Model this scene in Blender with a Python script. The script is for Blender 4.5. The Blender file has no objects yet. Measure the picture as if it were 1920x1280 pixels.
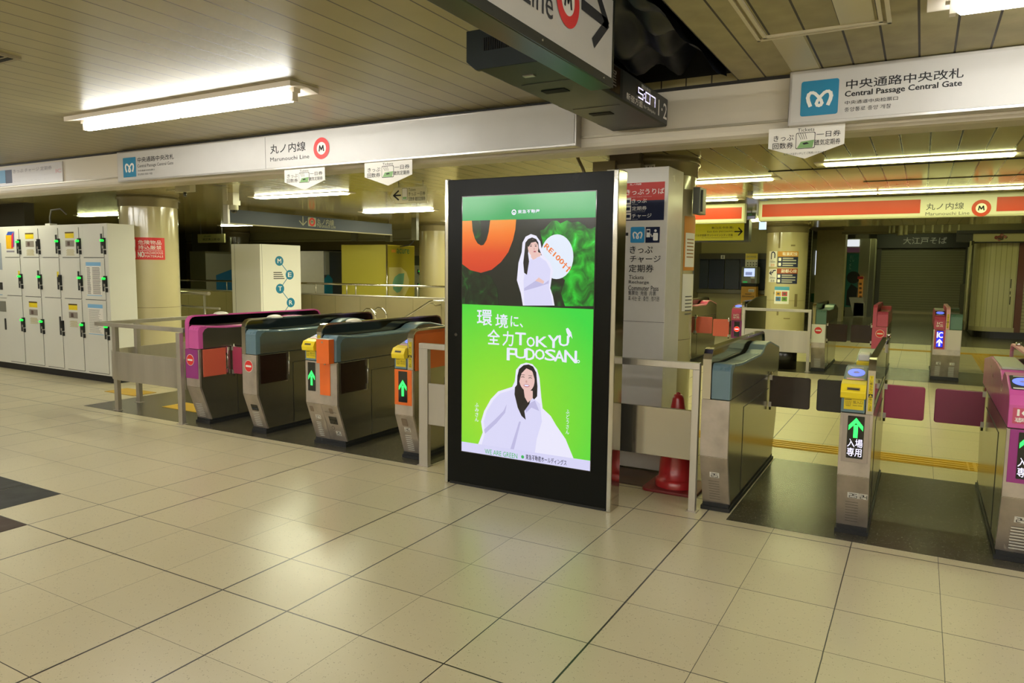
import bpy, bmesh, math, random
import numpy as np
from mathutils import Vector, Matrix
from mathutils.geometry import tessellate_polygon
random.seed(7)
SC = bpy.context.scene
COL = SC.collection

# ------------------------------------------------------------------ camera
YAW, PITCH, ROLL, FPX, EYE = 0.5122, 0.1003, 0.0108, 1357.9, 1.6
_f = np.array([-math.sin(YAW)*math.cos(PITCH), math.cos(YAW)*math.cos(PITCH), -math.sin(PITCH)])
_r = np.array([math.cos(YAW), math.sin(YAW), 0.0])
_u = np.cross(_r, _f)
CR = math.cos(ROLL)*_r + math.sin(ROLL)*_u
CU = math.cos(ROLL)*_u - math.sin(ROLL)*_r
CF = _f
cd = bpy.data.cameras.new('camera')
cam = bpy.data.objects.new('camera', cd); COL.objects.link(cam)
cd.sensor_width = 36; cd.lens = FPX/1920*36; cd.clip_end = 200; cd.clip_start = 0.02
cam.matrix_world = Matrix([[CR[i], CU[i], -CF[i], (0, 0, EYE)[i]] for i in range(3)] + [[0, 0, 0, 1]])
SC.camera = cam

# ------------------------------------------------------------------ world, exposure
W = bpy.data.worlds.new('world'); SC.world = W; W.use_nodes = True
W.node_tree.nodes['Background'].inputs[0].default_value = (.75, .72, .55, 1)
W.node_tree.nodes['Background'].inputs[1].default_value = 0.03
SC.view_settings.view_transform = 'Standard'
SC.view_settings.look = 'None'
SC.view_settings.exposure = 0.0
SC.view_settings.gamma = 1.0
SC.view_settings.use_curve_mapping = False
SC.cycles.use_denoising = True
SC.cycles.max_bounces = 8
SC.cycles.sample_clamp_indirect = 6
OUT_LAMP, OUT_COL = 32.0, (1.0, 1.0, .95)
IN_LAMP, IN_COL = 17.5, (.95, 1.0, .44)
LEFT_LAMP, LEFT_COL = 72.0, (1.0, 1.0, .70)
DIM_LAMP = 62.0

# ------------------------------------------------------------------ measuring helpers: photo pixel -> point on a plane of the place
def _ray(x, y): return CF + CR*(x-960)/FPX - CU*(y-640)/FPX
def atY(x, y, Y): d = _ray(x, y); t = Y/d[1]; return (d[0]*t, Y, EYE+d[2]*t)
def atX(x, y, X): d = _ray(x, y); t = X/d[0]; return (X, d[1]*t, EYE+d[2]*t)
def atZ(x, y, Z): d = _ray(x, y); t = (Z-EYE)/d[2]; return (d[0]*t, d[1]*t, Z)

# ------------------------------------------------------------------ materials
def srgb(c):
    if isinstance(c, str): c = tuple(int(c[i:i+2], 16)/255 for i in (0, 2, 4))
    return tuple(x/12.92 if x <= .04045 else ((x+.055)/1.055)**2.4 for x in c) + (1,)
MATS = {}
def mat(name, col='808080', rough=.5, metal=0., emit=0., noise=0., nscale=8., bump=0., bscale=60., spec=.5, coat=0., alpha=1., trans=0., stretch=(1, 1, 1), ecol=None):
    if name in MATS: return MATS[name]
    m = bpy.data.materials.new(name); m.use_nodes = True; MATS[name] = m
    nt = m.node_tree; b = nt.nodes['Principled BSDF']
    c = srgb(col)
    b.inputs['Base Color'].default_value = c
    b.inputs['Roughness'].default_value = rough
    b.inputs['Metallic'].default_value = metal
    b.inputs['Specular IOR Level'].default_value = spec
    b.inputs['Coat Weight'].default_value = coat
    b.inputs['Coat Roughness'].default_value = .08
    b.inputs['Transmission Weight'].default_value = trans
    b.inputs['Alpha'].default_value = alpha
    if emit:
        b.inputs['Emission Color'].default_value = ecol+(1,) if ecol else c
        b.inputs['Emission Strength'].default_value = emit
    if noise or bump:
        tc = nt.nodes.new('ShaderNodeTexCoord'); mp = nt.nodes.new('ShaderNodeMapping')
        mp.inputs['Scale'].default_value = stretch
        nt.links.new(tc.outputs['Object'], mp.inputs['Vector'])
    if noise:
        n = nt.nodes.new('ShaderNodeTexNoise'); n.inputs['Scale'].default_value = nscale; n.inputs['Detail'].default_value = 5
        nt.links.new(mp.outputs[0], n.inputs['Vector'])
        r = nt.nodes.new('ShaderNodeMapRange'); r.inputs['From Min'].default_value = .3; r.inputs['From Max'].default_value = .7
        r.inputs['To Min'].default_value = 1-noise; r.inputs['To Max'].default_value = 1+noise*.4
        nt.links.new(n.outputs['Fac'], r.inputs['Value'])
        mx = nt.nodes.new('ShaderNodeVectorMath'); mx.operation = 'SCALE'; mx.inputs[0].default_value = c[:3]
        nt.links.new(r.outputs[0], mx.inputs['Scale']); nt.links.new(mx.outputs[0], b.inputs['Base Color'])
        r2 = nt.nodes.new('ShaderNodeMapRange'); r2.inputs['To Min'].default_value = max(.02, rough*.75); r2.inputs['To Max'].default_value = min(1, rough*1.25)
        nt.links.new(n.outputs['Fac'], r2.inputs['Value']); nt.links.new(r2.outputs[0], b.inputs['Roughness'])
    if bump:
        n = nt.nodes.new('ShaderNodeTexNoise'); n.inputs['Scale'].default_value = bscale
        nt.links.new(mp.outputs[0], n.inputs['Vector'])
        bp = nt.nodes.new('ShaderNodeBump'); bp.inputs['Strength'].default_value = bump; bp.inputs['Distance'].default_value = .002
        nt.links.new(n.outputs['Fac'], bp.inputs['Height']); nt.links.new(bp.outputs[0], b.inputs['Normal'])
    return m
def glow(name, col, s):
    return mat(name, col, rough=.3, emit=s)

def lines_material(name, base, line, axis, pitch, off, width, rough, noise=.06, spec=.5, base2=None, nsc=3., coat=0.):
    """panels along one axis with dark joints (position in metres), slight stain noise"""
    m = bpy.data.materials.new(name); m.use_nodes = True; MATS[name] = m
    nt = m.node_tree; b = nt.nodes['Principled BSDF']; N = nt.nodes.new; L = nt.links.new
    g = N('ShaderNodeNewGeometry'); s = N('ShaderNodeSeparateXYZ'); L(g.outputs['Position'], s.inputs[0])
    def M(op, a, bb=None, c=None):
        n = N('ShaderNodeMath'); n.operation = op
        for i, v in enumerate((a, bb, c)):
            if v is None: continue
            if isinstance(v, (int, float)): n.inputs[i].default_value = v
            else: L(v, n.inputs[i])
        return n.outputs[0]
    t = M('DIVIDE', M('SUBTRACT', s.outputs[axis], off), pitch)
    fr = M('ABSOLUTE', M('SUBTRACT', M('FRACT', M('ADD', t, .5)), .5))
    ln = M('LESS_THAN', fr, width/2/pitch)
    idx = M('FLOOR', t)
    wn = N('ShaderNodeTexWhiteNoise'); wn.noise_dimensions = '1D'; L(idx, wn.inputs['W'])
    no = N('ShaderNodeTexNoise'); no.inputs['Scale'].default_value = nsc; no.inputs['Detail'].default_value = 6; L(g.outputs['Position'], no.inputs['Vector'])
    v = M('ADD', M('MULTIPLY', M('SUBTRACT', no.outputs['Fac'], .5), noise*3), M('ADD', 1-noise/2, M('MULTIPLY', wn.outputs['Value'], noise)))
    sc = N('ShaderNodeVectorMath'); sc.operation = 'SCALE'; sc.inputs[0].default_value = srgb(base)[:3]; L(v, sc.inputs['Scale'])
    mx = N('ShaderNodeMix'); mx.data_type = 'RGBA'; L(ln, mx.inputs['Factor']); L(sc.outputs[0], mx.inputs['A']); mx.inputs['B'].default_value = srgb(line)
    L(mx.outputs['Result'], b.inputs['Base Color'])
    b.inputs['Roughness'].default_value = rough; b.inputs['Specular IOR Level'].default_value = spec
    b.inputs['Coat Weight'].default_value = coat
    bp = N('ShaderNodeBump'); bp.inputs['Strength'].default_value = .5; bp.inputs['Distance'].default_value = .004; bp.invert = True
    L(ln, bp.inputs['Height']); L(bp.outputs[0], b.inputs['Normal'])
    return m

def tile_material(name, base, rough=.3, tint2='6b5f4c', x0=-2.931, y0=1.8618, px=.4434, py=.4477, speck=.5, dark='2a2320', lw=.006, coat=.0, stain=.12):
    m = bpy.data.materials.new(name); m.use_nodes = True; MATS[name] = m
    nt = m.node_tree; b = nt.nodes['Principled BSDF']; N = nt.nodes.new; L = nt.links.new
    g = N('ShaderNodeNewGeometry'); s = N('ShaderNodeSeparateXYZ'); L(g.outputs['Position'], s.inputs[0])
    def M(op, a, bb=None, c=None):
        n = N('ShaderNodeMath'); n.operation = op
        for i, v in enumerate((a, bb, c)):
            if v is None: continue
            if isinstance(v, (int, float)): n.inputs[i].default_value = v
            else: L(v, n.inputs[i])
        return n.outputs[0]
    wob = N('ShaderNodeTexNoise'); wob.inputs['Scale'].default_value = 9; wob.inputs['Detail'].default_value = 6; L(g.outputs['Position'], wob.inputs['Vector'])
    def joint(sock, off, pitch, seed):
        t = M('DIVIDE', M('SUBTRACT', sock, off), pitch)
        t = M('ADD', t, M('MULTIPLY', M('SUBTRACT', wob.outputs['Fac'], .5), .006))
        idx = M('ROUND', t)
        wn = N('ShaderNodeTexWhiteNoise'); wn.noise_dimensions = '1D'; L(M('ADD', idx, seed), wn.inputs['W'])
        fr = M('ABSOLUTE', M('SUBTRACT', M('FRACT', M('ADD', t, .5)), .5))
        w = M('MULTIPLY', M('ADD', .35, M('MULTIPLY', M('POWER', wn.outputs['Value'], 2.5), 1.5)), lw/2/pitch)
        return M('LESS_THAN', fr, w)
    ja = joint(s.outputs[0], x0, px, 3.3); jb = joint(s.outputs[1], y0, py, 8.1)
    j = M('MAXIMUM', ja, jb)
    # tile to tile tone
    cx = N('ShaderNodeCombineXYZ')
    L(M('FLOOR', M('DIVIDE', M('SUBTRACT', s.outputs[0], x0), px)), cx.inputs[0]); L(M('FLOOR', M('DIVIDE', M('SUBTRACT', s.outputs[1], y0), py)), cx.inputs[1])
    wn = N('ShaderNodeTexWhiteNoise'); L(cx.outputs[0], wn.inputs['Vector'])
    # stone chips
    vo = N('ShaderNodeTexVoronoi'); vo.inputs['Scale'].default_value = 95; L(g.outputs['Position'], vo.inputs['Vector'])
    vn = N('ShaderNodeTexNoise'); vn.inputs['Scale'].default_value = 45; vn.inputs['Detail'].default_value = 4; L(g.outputs['Position'], vn.inputs['Vector'])
    big = N('ShaderNodeTexNoise'); big.inputs['Scale'].default_value = 1.1; big.inputs['Detail'].default_value = 4; L(g.outputs['Position'], big.inputs['Vector'])
    chip = M('MULTIPLY', M('LESS_THAN', vo.outputs['Distance'], .28), M('GREATER_THAN', vn.outputs['Fac'], .56))
    v = M('ADD', M('ADD', .96, M('MULTIPLY', wn.outputs['Value'], .07)), M('MULTIPLY', M('SUBTRACT', big.outputs['Fac'], .5), stain))
    v = M('ADD', v, M('MULTIPLY', M('SUBTRACT', vn.outputs['Fac'], .5), .03))
    sc = N('ShaderNodeVectorMath'); sc.operation = 'SCALE'; sc.inputs[0].default_value = srgb(base)[:3]; L(v, sc.inputs['Scale'])
    m1 = N('ShaderNodeMix'); m1.data_type = 'RGBA'; L(M('MULTIPLY', chip, speck), m1.inputs['Factor']); L(sc.outputs[0], m1.inputs['A']); m1.inputs['B'].default_value = srgb(tint2)
    m2 = N('ShaderNodeMix'); m2.data_type = 'RGBA'; L(j, m2.inputs['Factor']); L(m1.outputs['Result'], m2.inputs['A']); m2.inputs['B'].default_value = srgb(dark)
    L(m2.outputs['Result'], b.inputs['Base Color'])
    L(M('ADD', rough-.01, M('MULTIPLY', big.outputs['Fac'], .03)), b.inputs['Roughness'])
    b.inputs['Coat Weight'].default_value = coat
    bp = N('ShaderNodeBump'); bp.inputs['Strength'].default_value = .3; bp.inputs['Distance'].default_value = .001
    L(M('SUBTRACT', 1.0, M('MAXIMUM', j, M('MULTIPLY', chip, .3))), bp.inputs['Height']); L(bp.outputs[0], b.inputs['Normal'])
    return m

STEEL = mat('brushed_steel', 'c0bbb2', .38, .8, noise=.16, nscale=5, bump=.12, bscale=90, stretch=(1, 1, .08))
STEEL_D = mat('mirror_steel_side', 'a39e8c', .2, .88, noise=.12, nscale=2.2)
STEEL_F = mat('worn_steel_face', 'b8aea4', .42, .75, noise=.2, nscale=9, bump=.1)
CHROME = mat('polished_steel', 'c4c1ba', .12, 1., noise=.08, nscale=3)
RUBBER = mat('black_rubber', '17181b', .55)
BLACK = mat('black_glass', '050606', .08, coat=.5)
DARKPL = mat('dark_plastic', '1b1d1c', .4)
TEAL = mat('blue_grey_plastic', '5e7884', .3, noise=.08, coat=.3)
TEAL2 = mat('green_grey_plastic', '55796f', .3, noise=.08, coat=.3)
PINK = mat('magenta_plastic', 'c4539c', .3, noise=.05, coat=.4)
PINK2 = mat('rose_plastic', 'bb4a68', .3, noise=.06, coat=.3)
PINKP = mat('purple_panel', '8f2a7c', .3, coat=.3)
TRAYP = mat('pale_pink_plastic', 'e2a6ac', .35)
ORANGE = mat('orange_plastic', 'e2681c', .32, coat=.4, noise=.05)
YEL = mat('yellow_plastic', 'e8cf1e', .35, coat=.2)
YELS = mat('yellow_sticker', 'd9c313', .4)
WHITE = mat('white_paint', 'dcdad2', .4)
WHITEG = mat('white_gloss_panel', 'd8d4cc', .25, noise=.03)
CREAM = mat('cream_column_tile', 'c0b68e', .16, noise=.08, nscale=1.6, coat=.6)
FLAPB = mat('dark_brown_flap', '23100c', .22, coat=.5)
FLAPK = mat('black_flap', '0c0807', .25, coat=.4)
FLAPM = mat('raspberry_flap', 'a53a5a', .35, coat=.2)
FLAPS = mat('salmon_flap', 'cf5f48', .35, coat=.2)
NAVY = mat('navy_paint', '141c3c', .4)
INK = mat('black_ink', '15151a', .6)
INKW = mat('white_ink', 'efece6', .5)
INKG = mat('grey_ink', '5c5a58', .6)
RED = mat('red_ink', 'd42a2a', .45)
REDL = mat('red_enamel', 'd8242c', .3, coat=.3)
BLUE = mat('metro_blue', '1a7ea8', .4)
LBLUE = mat('light_blue_ink', '7fb4dc', .5)
BROWN = mat('brown_ink', '9a6a34', .5)
ORNK = mat('orange_ink', 'e08a2c', .5)
GREENINK = mat('green_ink', '7ea86a', .5)
PAPER = mat('paper', 'e6e2da', .55)
LEDG = glow('green_led', '14ff4a', 1.1)
LEDG2 = glow('bright_green_led', '30ff60', 1.6)
LEDW = glow('white_led', 'e4dcff', 1.3)
LEDB = glow('blue_led_field', '2228ff', 1.0)
LEDR = glow('red_led', 'ff2410', 1.2)
DISC = glow('blue_reader_glow', '6a80ff', .95)

# ------------------------------------------------------------------ mesh building
class MB:
    def __init__(s): s.v = []; s.f = []; s.m = []; s.mats = []; s.sm = []
    def mi(s, m):
        if m not in s.mats: s.mats.append(m)
        return s.mats.index(m)
    def add(s, v, f, m, smooth=False):
        o = len(s.v); s.v += [tuple(map(float, p)) for p in v]; k = s.mi(m)
        for q in f: s.f.append(tuple(i+o for i in q)); s.m.append(k); s.sm.append(smooth)
        return s
    def box(s, x0, x1, y0, y1, z0, z1, m):
        v = [(x, y, z) for z in (z0, z1) for y in (y0, y1) for x in (x0, x1)]
        return s.add(v, [(0, 2, 3, 1), (4, 5, 7, 6), (0, 1, 5, 4), (2, 6, 7, 3), (0, 4, 6, 2), (1, 3, 7, 5)], m)
    def prism(s, poly, axis, a, b, m, smooth=False):
        """poly: 2D points; axis 0: (y,z) swept in x; 1: (x,z) swept in y; 2: (x,y) swept in z"""
        def P(u, w, t): return ((t, u, w), (u, t, w), (u, w, t))[axis]
        n = len(poly); v = [P(u, w, a) for u, w in poly]+[P(u, w, b) for u, w in poly]
        s.add(v, [tuple(range(n)), tuple(range(2*n-1, n-1, -1))], m)
        o = len(s.v)-2*n; k = s.mi(m)
        for i in range(n):
            j = (i+1) % n; s.f.append((o+i, o+i+n, o+j+n, o+j)); s.m.append(k); s.sm.append(smooth)
        return s
    def tube(s, pts, r, m, n=10, closed=False):
        pts = [Vector(p) for p in pts]; rs = r if isinstance(r, (list, tuple)) else [r]*len(pts)
        o = len(s.v); k = s.mi(m); ref = None
        for i, p in enumerate(pts):
            t = (pts[min(i+1, len(pts)-1)]-pts[max(i-1, 0)]).normalized()
            if ref is None: ref = Vector((0, 0, 1)) if abs(t.z) < .9 else Vector((1, 0, 0))
            a = t.cross(ref).normalized(); bb = a.cross(t).normalized(); ref = bb
            for q in range(n):
                th = 2*math.pi*q/n; s.v.append(tuple(p+(a*math.cos(th)+bb*math.sin(th))*rs[i]))
        for i in range(len(pts)-1):
            for q in range(n):
                q2 = (q+1) % n
                s.f.append((o+i*n+q, o+i*n+q2, o+(i+1)*n+q2, o+(i+1)*n+q)); s.m.append(k); s.sm.append(True)
        for e in (0, len(pts)-1):
            s.f.append(tuple(o+e*n+q for q in range(n))); s.m.append(k); s.sm.append(False)
        return s
    def lathe(s, cx, cy, prof, m, n=32, a0=0, a1=2*math.pi):
        o = len(s.v); k = s.mi(m); full = abs(a1-a0-2*math.pi) < 1e-6; nn = n if full else n+1
        for r, z in prof:
            for q in range(nn):
                th = a0+(a1-a0)*q/n; s.v.append((cx+r*math.cos(th), cy+r*math.sin(th), z))
        for i in range(len(prof)-1):
            for q in range(n):
                q2 = (q+1) % nn
                s.f.append((o+i*nn+q, o+i*nn+q2, o+(i+1)*nn+q2, o+(i+1)*nn+q)); s.m.append(k); s.sm.append(True)
        return s
    def frame(s, x0, x1, z0, z1, y0, y1, w, m):
        s.box(x0, x1, y0, y1, z1-w, z1, m); s.box(x0, x1, y0, y1, z0, z0+w, m)
        s.box(x0, x0+w, y0, y1, z0+w, z1-w, m); s.box(x1-w, x1, y0, y1, z0+w, z1-w, m); return s
    def build(s, name, parent=None, bevel=0., seg=2, kind=None, label=None, cat=None, group=None):
        me = bpy.data.meshes.new(name)
        if parent is not None: org = Vector(WL[parent.name])
        else:
            xs, ys, zs = zip(*s.v)
            org = Vector(((min(xs)+max(xs))/2, (min(ys)+max(ys))/2, min(zs)))
            if kind == 'structure': org = Vector((0, 0, 0))
        me.from_pydata([tuple(Vector(p)-org) for p in s.v], [], s.f)
        for m in s.mats: me.materials.append(m)
        me.polygons.foreach_set('material_index', s.m); me.polygons.foreach_set('use_smooth', s.sm)
        bm = bmesh.new(); bm.from_mesh(me); bmesh.ops.recalc_face_normals(bm, faces=bm.faces); bm.to_mesh(me); bm.free()
        me.update()
        o = bpy.data.objects.new(name, me); COL.objects.link(o)
        if parent is not None: o.parent = parent
        else: o.location = org
        WL[o.name] = tuple(org)
        if bevel:
            md = o.modifiers.new('bevel', 'BEVEL'); md.width = bevel; md.segments = seg; md.limit_method = 'ANGLE'; md.angle_limit = math.radians(35)
            md.harden_normals = False
        if kind: o['kind'] = kind
        tag(o, label, cat, group)
        return o
WL = {}
def tag(o, label=None, cat=None, group=None):
    if label: o['label'] = label
    if cat: o['category'] = cat
    if group: o['group'] = group
def thing(name, loc, label, cat, group=None):
    o = bpy.data.objects.new(name, None); COL.objects.link(o); o.location = loc; o.empty_display_size = .1
    WL[o.name] = tuple(loc); tag(o, label, cat, group); return o
def copy_tree(o, loc=None, label=None, parent=None):
    c = o.copy(); COL.objects.link(c)
    if parent: c.parent = parent
    if loc is not None: c.location = loc; WL[c.name] = tuple(loc)
    else: WL[c.name] = WL[parent.name] if parent else WL[o.name]
    if label: c['label'] = label
    for ch in [q for q in o.children]: copy_tree(ch, parent=c)
    return c

# flat marks lying on a face.  A face frame: origin O, in-face axes U, V, outward normal N
class Face:
    def __init__(s, O, U, V): s.O = Vector(O); s.U = Vector(U).normalized(); s.V = Vector(V).normalized(); s.N = s.U.cross(s.V).normalized()
    def p(s, u, v, d=0): return tuple(s.O+s.U*u+s.V*v+s.N*d)
def FY(y): return Face((0, y, 0), (1, 0, 0), (0, 0, 1))       # faces -y: u = x, v = z
def FX(x): return Face((x, 0, 0), (0, 1, 0), (0, 0, 1))       # faces +x: u = y, v = z
def mark(mb, F, poly, m, d=.001):
    v = [F.p(u, w, d) for u, w in poly]
    if len(poly) > 4:
        tr = tessellate_polygon([[Vector((u, w, 0)) for u, w in poly]])
        mb.add(v, [tuple(t) for t in tr], m)
    else: mb.add(v, [tuple(range(len(v)))], m)
    return mb
def R4(u0, v0, u1, v1): return [(u0, v0), (u1, v0), (u1, v1), (u0, v1)]
def rr(u0, v0, u1, v1, r, n=4):
    out = []
    for cx, cy, a in ((u1-r, v0+r, -90), (u1-r, v1-r, 0), (u0+r, v1-r, 90), (u0+r, v0+r, 180)):
        for i in range(n+1): t = math.radians(a+90*i/n); out.append((cx+r*math.cos(t), cy+r*math.sin(t)))
    return out
def ell(cx, cy, rx, ry=None, n=32, rot=0):
    ry = ry or rx; o = []
    for i in range(n):
        t = 2*math.pi*i/n; a, b = rx*math.cos(t), ry*math.sin(t); o.append((cx+a*math.cos(rot)-b*math.sin(rot), cy+a*math.sin(rot)+b*math.cos(rot)))
    return o
def ring(mb, F, cx, cy, r1, r0, m, d=.001, n=36):
    for i in range(n):
        a, b = 2*math.pi*i/n, 2*math.pi*(i+1)/n
        mark(mb, F, [(cx+r1*math.cos(a), cy+r1*math.sin(a)), (cx+r1*math.cos(b), cy+r1*math.sin(b)), (cx+r0*math.cos(b), cy+r0*math.sin(b)), (cx+r0*math.cos(a), cy+r0*math.sin(a))], m, d)
    return mb
def stroke(mb, F, pts, w, m, d=.001):
    for i in range(len(pts)-1):
        a, b = Vector(pts[i]), Vector(pts[i+1]); t = (b-a).normalized(); n = Vector((-t.y, t.x))*w/2; e = t*w*.3
        a = a-e; b = b+e
        mark(mb, F, [tuple(a-n), tuple(b-n), tuple(b+n), tuple(a+n)], m, d)
    return mb
_TX = {}
def glyphs(s, bold=0., spacing=1.0, line=1.0, align='LEFT'):
    if any('A' <= q <= 'z' for q in s): bold = 0.0
    k = (s, bold, spacing, line, align)
    if k in _TX: return _TX[k]
    c = bpy.data.curves.new('text', 'FONT'); c.body = s; c.fill_mode = 'FRONT'; c.resolution_u = 2; c.offset = bold*.25
    c.space_character = spacing; c.space_line = line; c.align_x = align
    o = bpy.data.objects.new('text', c); me = bpy.data.meshes.new_from_object(o)
    v = [(p.co.x, p.co.y) for p in me.vertices]; f = [tuple(p.vertices) for p in me.polygons]
    bpy.data.objects.remove(o); bpy.data.curves.remove(c); bpy.data.meshes.remove(me)
    if not v: v = [(0, 0), (1, 0), (1, 1)]; f = [(0, 1, 2)]
    xs, ys = zip(*v); x0, x1, y0, y1 = min(xs), max(xs), min(ys), max(ys)
    _TX[k] = ([((x-x0)/(x1-x0), (y-y0)/(y1-y0)) for x, y in v], f, (x1-x0)/(y1-y0)); return _TX[k]
def text(mb, F, s, u0, v0, u1, v1, m, bold=0.012, d=.0015, **k):
    v, f, asp = glyphs(s, bold, **k)
    if bold >= .03 and any('A' <= q <= 'z' for q in s):      # heavier Latin letters: a second and third pass beside the first
        e = (v1-v0)*.035
        for i, (a, c) in enumerate(((-e, 0), (e, 0), (0, e))): mb.add([F.p(u0+p*(u1-u0)+a, v0+q*(v1-v0)+c, d+.00015*(i+1)) for p, q in v], f, m)
    return mb.add([F.p(u0+a*(u1-u0), v0+b*(v1-v0), d) for a, b in v], f, m)
def textp(mb, y, s, xa, ya, xb, yb, m, **k):
    """text on the plane y whose box runs from photo pixel (xa,ya) lower left to (xb,yb) upper right"""
    a = atY(xa, ya, y); b = atY(xb, yb, y); F = FY(y)
    return text(mb, F, s, a[0], a[2], b[0], b[2], m, **k)
def struct(mb, name, **k): return mb.build(name, kind='structure', **k)

# ------------------------------------------------------------------ the setting
XL, XR, YB, YG = -17.0, 6.0, -4.5, 4.9      # outer hall
ZO, ZI, ZF = 2.82, 2.56, 3.35               # ceilings: outer, inner, far
FLOOR = tile_material('terrazzo_tiles', 'c6bb9c', .28, '84775e', speck=.6)
FLOORD = tile_material('dark_gate_tiles', '423e33', .26, '7a7464', speck=.7, stain=.5, dark='1a1815', lw=.004)
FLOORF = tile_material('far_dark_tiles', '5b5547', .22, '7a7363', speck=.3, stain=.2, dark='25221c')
f = MB(); f.box(XL-6, XR+4, YB, 34, -.1, 0, FLOOR); struct(f, 'floor')
f = MB(); f.box(-6.42, -3.40, 4.645, 6.43, .0005, .002, FLOORD); f.box(-1.01, 4.0, 4.645, 6.43, .0005, .002, FLOORD)
f.box(-3.9, 4.0, 12.2, 13.75, .0005, .002, FLOORD); f.box(-8.2, -6.42, 4.68, 6.9, .0005, .0015, FLOORD)
struct(f, 'trim_1')
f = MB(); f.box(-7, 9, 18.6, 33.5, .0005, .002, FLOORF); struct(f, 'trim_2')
f = MB()
DK1 = mat('slate_tile', '26272c', .5, noise=.1); DK2 = mat('brown_tile', '3e2c28', .5, noise=.1)
def tile_at(px, py):
    p = atZ(px, py, 0); i = math.floor((p[0]+2.931)/.4434); j = math.floor((p[1]-1.8618)/.4477); return i, j
i, j = tile_at(50, 925); 
for k in (0, -1): f.box(-2.931+(i+k)*.4434+.003, -2.931+(i+k+1)*.4434-.003, 1.8618+j*.4477+.003, 1.8618+(j+1)*.4477-.003, .0005, .0015, DK1)
i, j = tile_at(20, 980)
for k in (0, -1): f.box(-2.931+(i+k)*.4434+.003, -2.931+(i+k+1)*.4434-.003, 1.8618+j*.4477+.003, 1.8618+(j+1)*.4477-.003, .0005, .0015, DK2)
struct(f, 'trim_3')
# tactile paving
TAC = mat('yellow_tactile_tile', 'c9a022', .45, noise=.12)
f = MB()
def tactile(mb, x0, x1, y0, y1, along):
    mb.box(x0, x1, y0, y1, .001, .004, TAC)
    if along == 'x':
        for k in range(4):
            c = y0+(y1-y0)*(k+.5)/4; mb.box(x0, x1, c-.018, c+.018, .004, .009, TAC)
    else:
        for k in range(4):
            c = x0+(x1-x0)*(k+.5)/4; mb.box(c-.018, c+.018, y0, y1, .004, .009, TAC)
tactile(f, -3.5, .42, 6.86, 7.17, 'x')
f.box(.42, .75, 6.86, 7.17, .001, .004, TAC)
for a in range(6):
    for b in range(5): f.tube([(.45+a*.055, 6.89+b*.06, .004), (.45+a*.055, 6.89+b*.06, .009)], .016, TAC, 8)
tactile(f, .75, 5, 6.86, 7.17, 'x'); tactile(f, -3.5, 5, 16.9, 17.2, 'x'); tactile(f, .95, 1.25, 13.9, 16.9, 'y')
struct(f, 'trim_4')
f = MB(); f.box(-8.9, -8.3, 5.35, 5.65, .001, .006, TAC); f.box(-7.4, -6.5, 5.1, 5.4, .001, .006, TAC)
struct(f, 'trim_5')

SLATO = lines_material('outer_ceiling_slats', '968b60', '2a2018', 0, .1696, -.084, .009, .35, .10)
SLATOR = lines_material('outer_ceiling_worn_slats', 'a0966e', '241c16', 0, .1696, -.084, .011, .55, .22, nsc=7)
SLATI = lines_material('inner_ceiling_gloss_slats', 'b9ae7d', '3a3320', 0, .189, -.003, .012, .13, .06, spec=.35)
c = MB()
HX0, HX1, HY0, HY1 = -1.780, -1.102, 2.55, 4.888
c.box(XL, HX0, YB, YG, ZO, ZO+.05, SLATO); c.box(HX0, HX1, YB, HY0, ZO, ZO+.05, SLATO); c.box(HX1, XR, YB, YG, ZO, ZO+.05, SLATOR)
c.box(HX0, HX1, HY1, YG, ZO, ZO+.05, SLATO)
struct(c, 'ceiling')
c = MB(); VOID = mat('void_black', '0b0a08', .9)
c.box(HX0-.2, HX1+.2, HY0-.2, HY1+.03, ZO+.55, ZO+.6, VOID); c.box(HX0-.22, HX0-.2, HY0-.2, HY1+.2, ZO+.05, ZO+.6, VOID); c.box(HX1+.2, HX1+.22, HY0-.2, HY1+.2, ZO+.05, ZO+.6, VOID)
c.box(HX0-.2, HX1+.2, HY1-.001, HY1+.011, ZO+.05, ZO+.6, VOID); c.box(HX0-.2, HX1+.2, HY0-.22, HY0-.2, ZO+.05, ZO+.6, VOID)
struct(c, 'trim_6')
c = MB(); c.box(XL-6, XR+4, 5.2, 16.9, ZI, ZI+.05, SLATI); struct(c, 'ceiling_inner')
DARKC = mat('far_ceiling_paint', '8c8360', .5, noise=.1)
c = MB(); c.box(XL-6, XR+4, 16.9, 34, ZF, ZF+.05, DARKC); c.box(XL-6, XR+4, 16.85, 16.9, ZI+.05, ZF+.05, DARKC); struct(c, 'ceiling_far')

BEAMP = mat('beam_enamel_panel', 'cfc6b4', .38, noise=.04, nscale=1)
BEAMS = mat('beam_lip', 'a9a08c', .3, .4)
b = MB()
b.box(XL-2, XR, 4.90, 5.2, 2.50, ZO, BEAMP)
b.prism([(4.90, 2.50), (4.905, 2.475), (4.93, 2.457), (4.97, 2.45), (5.16, 2.45), (5.2, 2.46), (5.2, 2.52), (4.92, 2.52)], 0, XL-2, XR, BEAMP)
b.box(XL-2, XR, 4.885, 4.90, 2.535, 2.55, BEAMS); b.box(XL-2, XR, 4.89, 4.90, ZO-.02, ZO, mat('beam_shadow_gap', '1c1810', .6))
b.box(XL-2, XR, 4.9, 5.25, ZO, 3.1, BEAMP)
struct(b, 'wall_gate_beam')
WALLP = mat('hall_wall_panel', 'ddd6c2', .35, noise=.05, nscale=1.5)
w = MB(); w.box(XL-.2, XL, YB, YG, 0, ZO, WALLP); struct(w, 'wall_left')
w = MB(); w.box(XR, XR+.2, YB, YG+.3, 0, ZO, WALLP); struct(w, 'wall_right')
w = MB(); w.box(XL, XR, YB-.2, YB, 0, ZO, WALLP); struct(w, 'wall_back')
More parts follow.
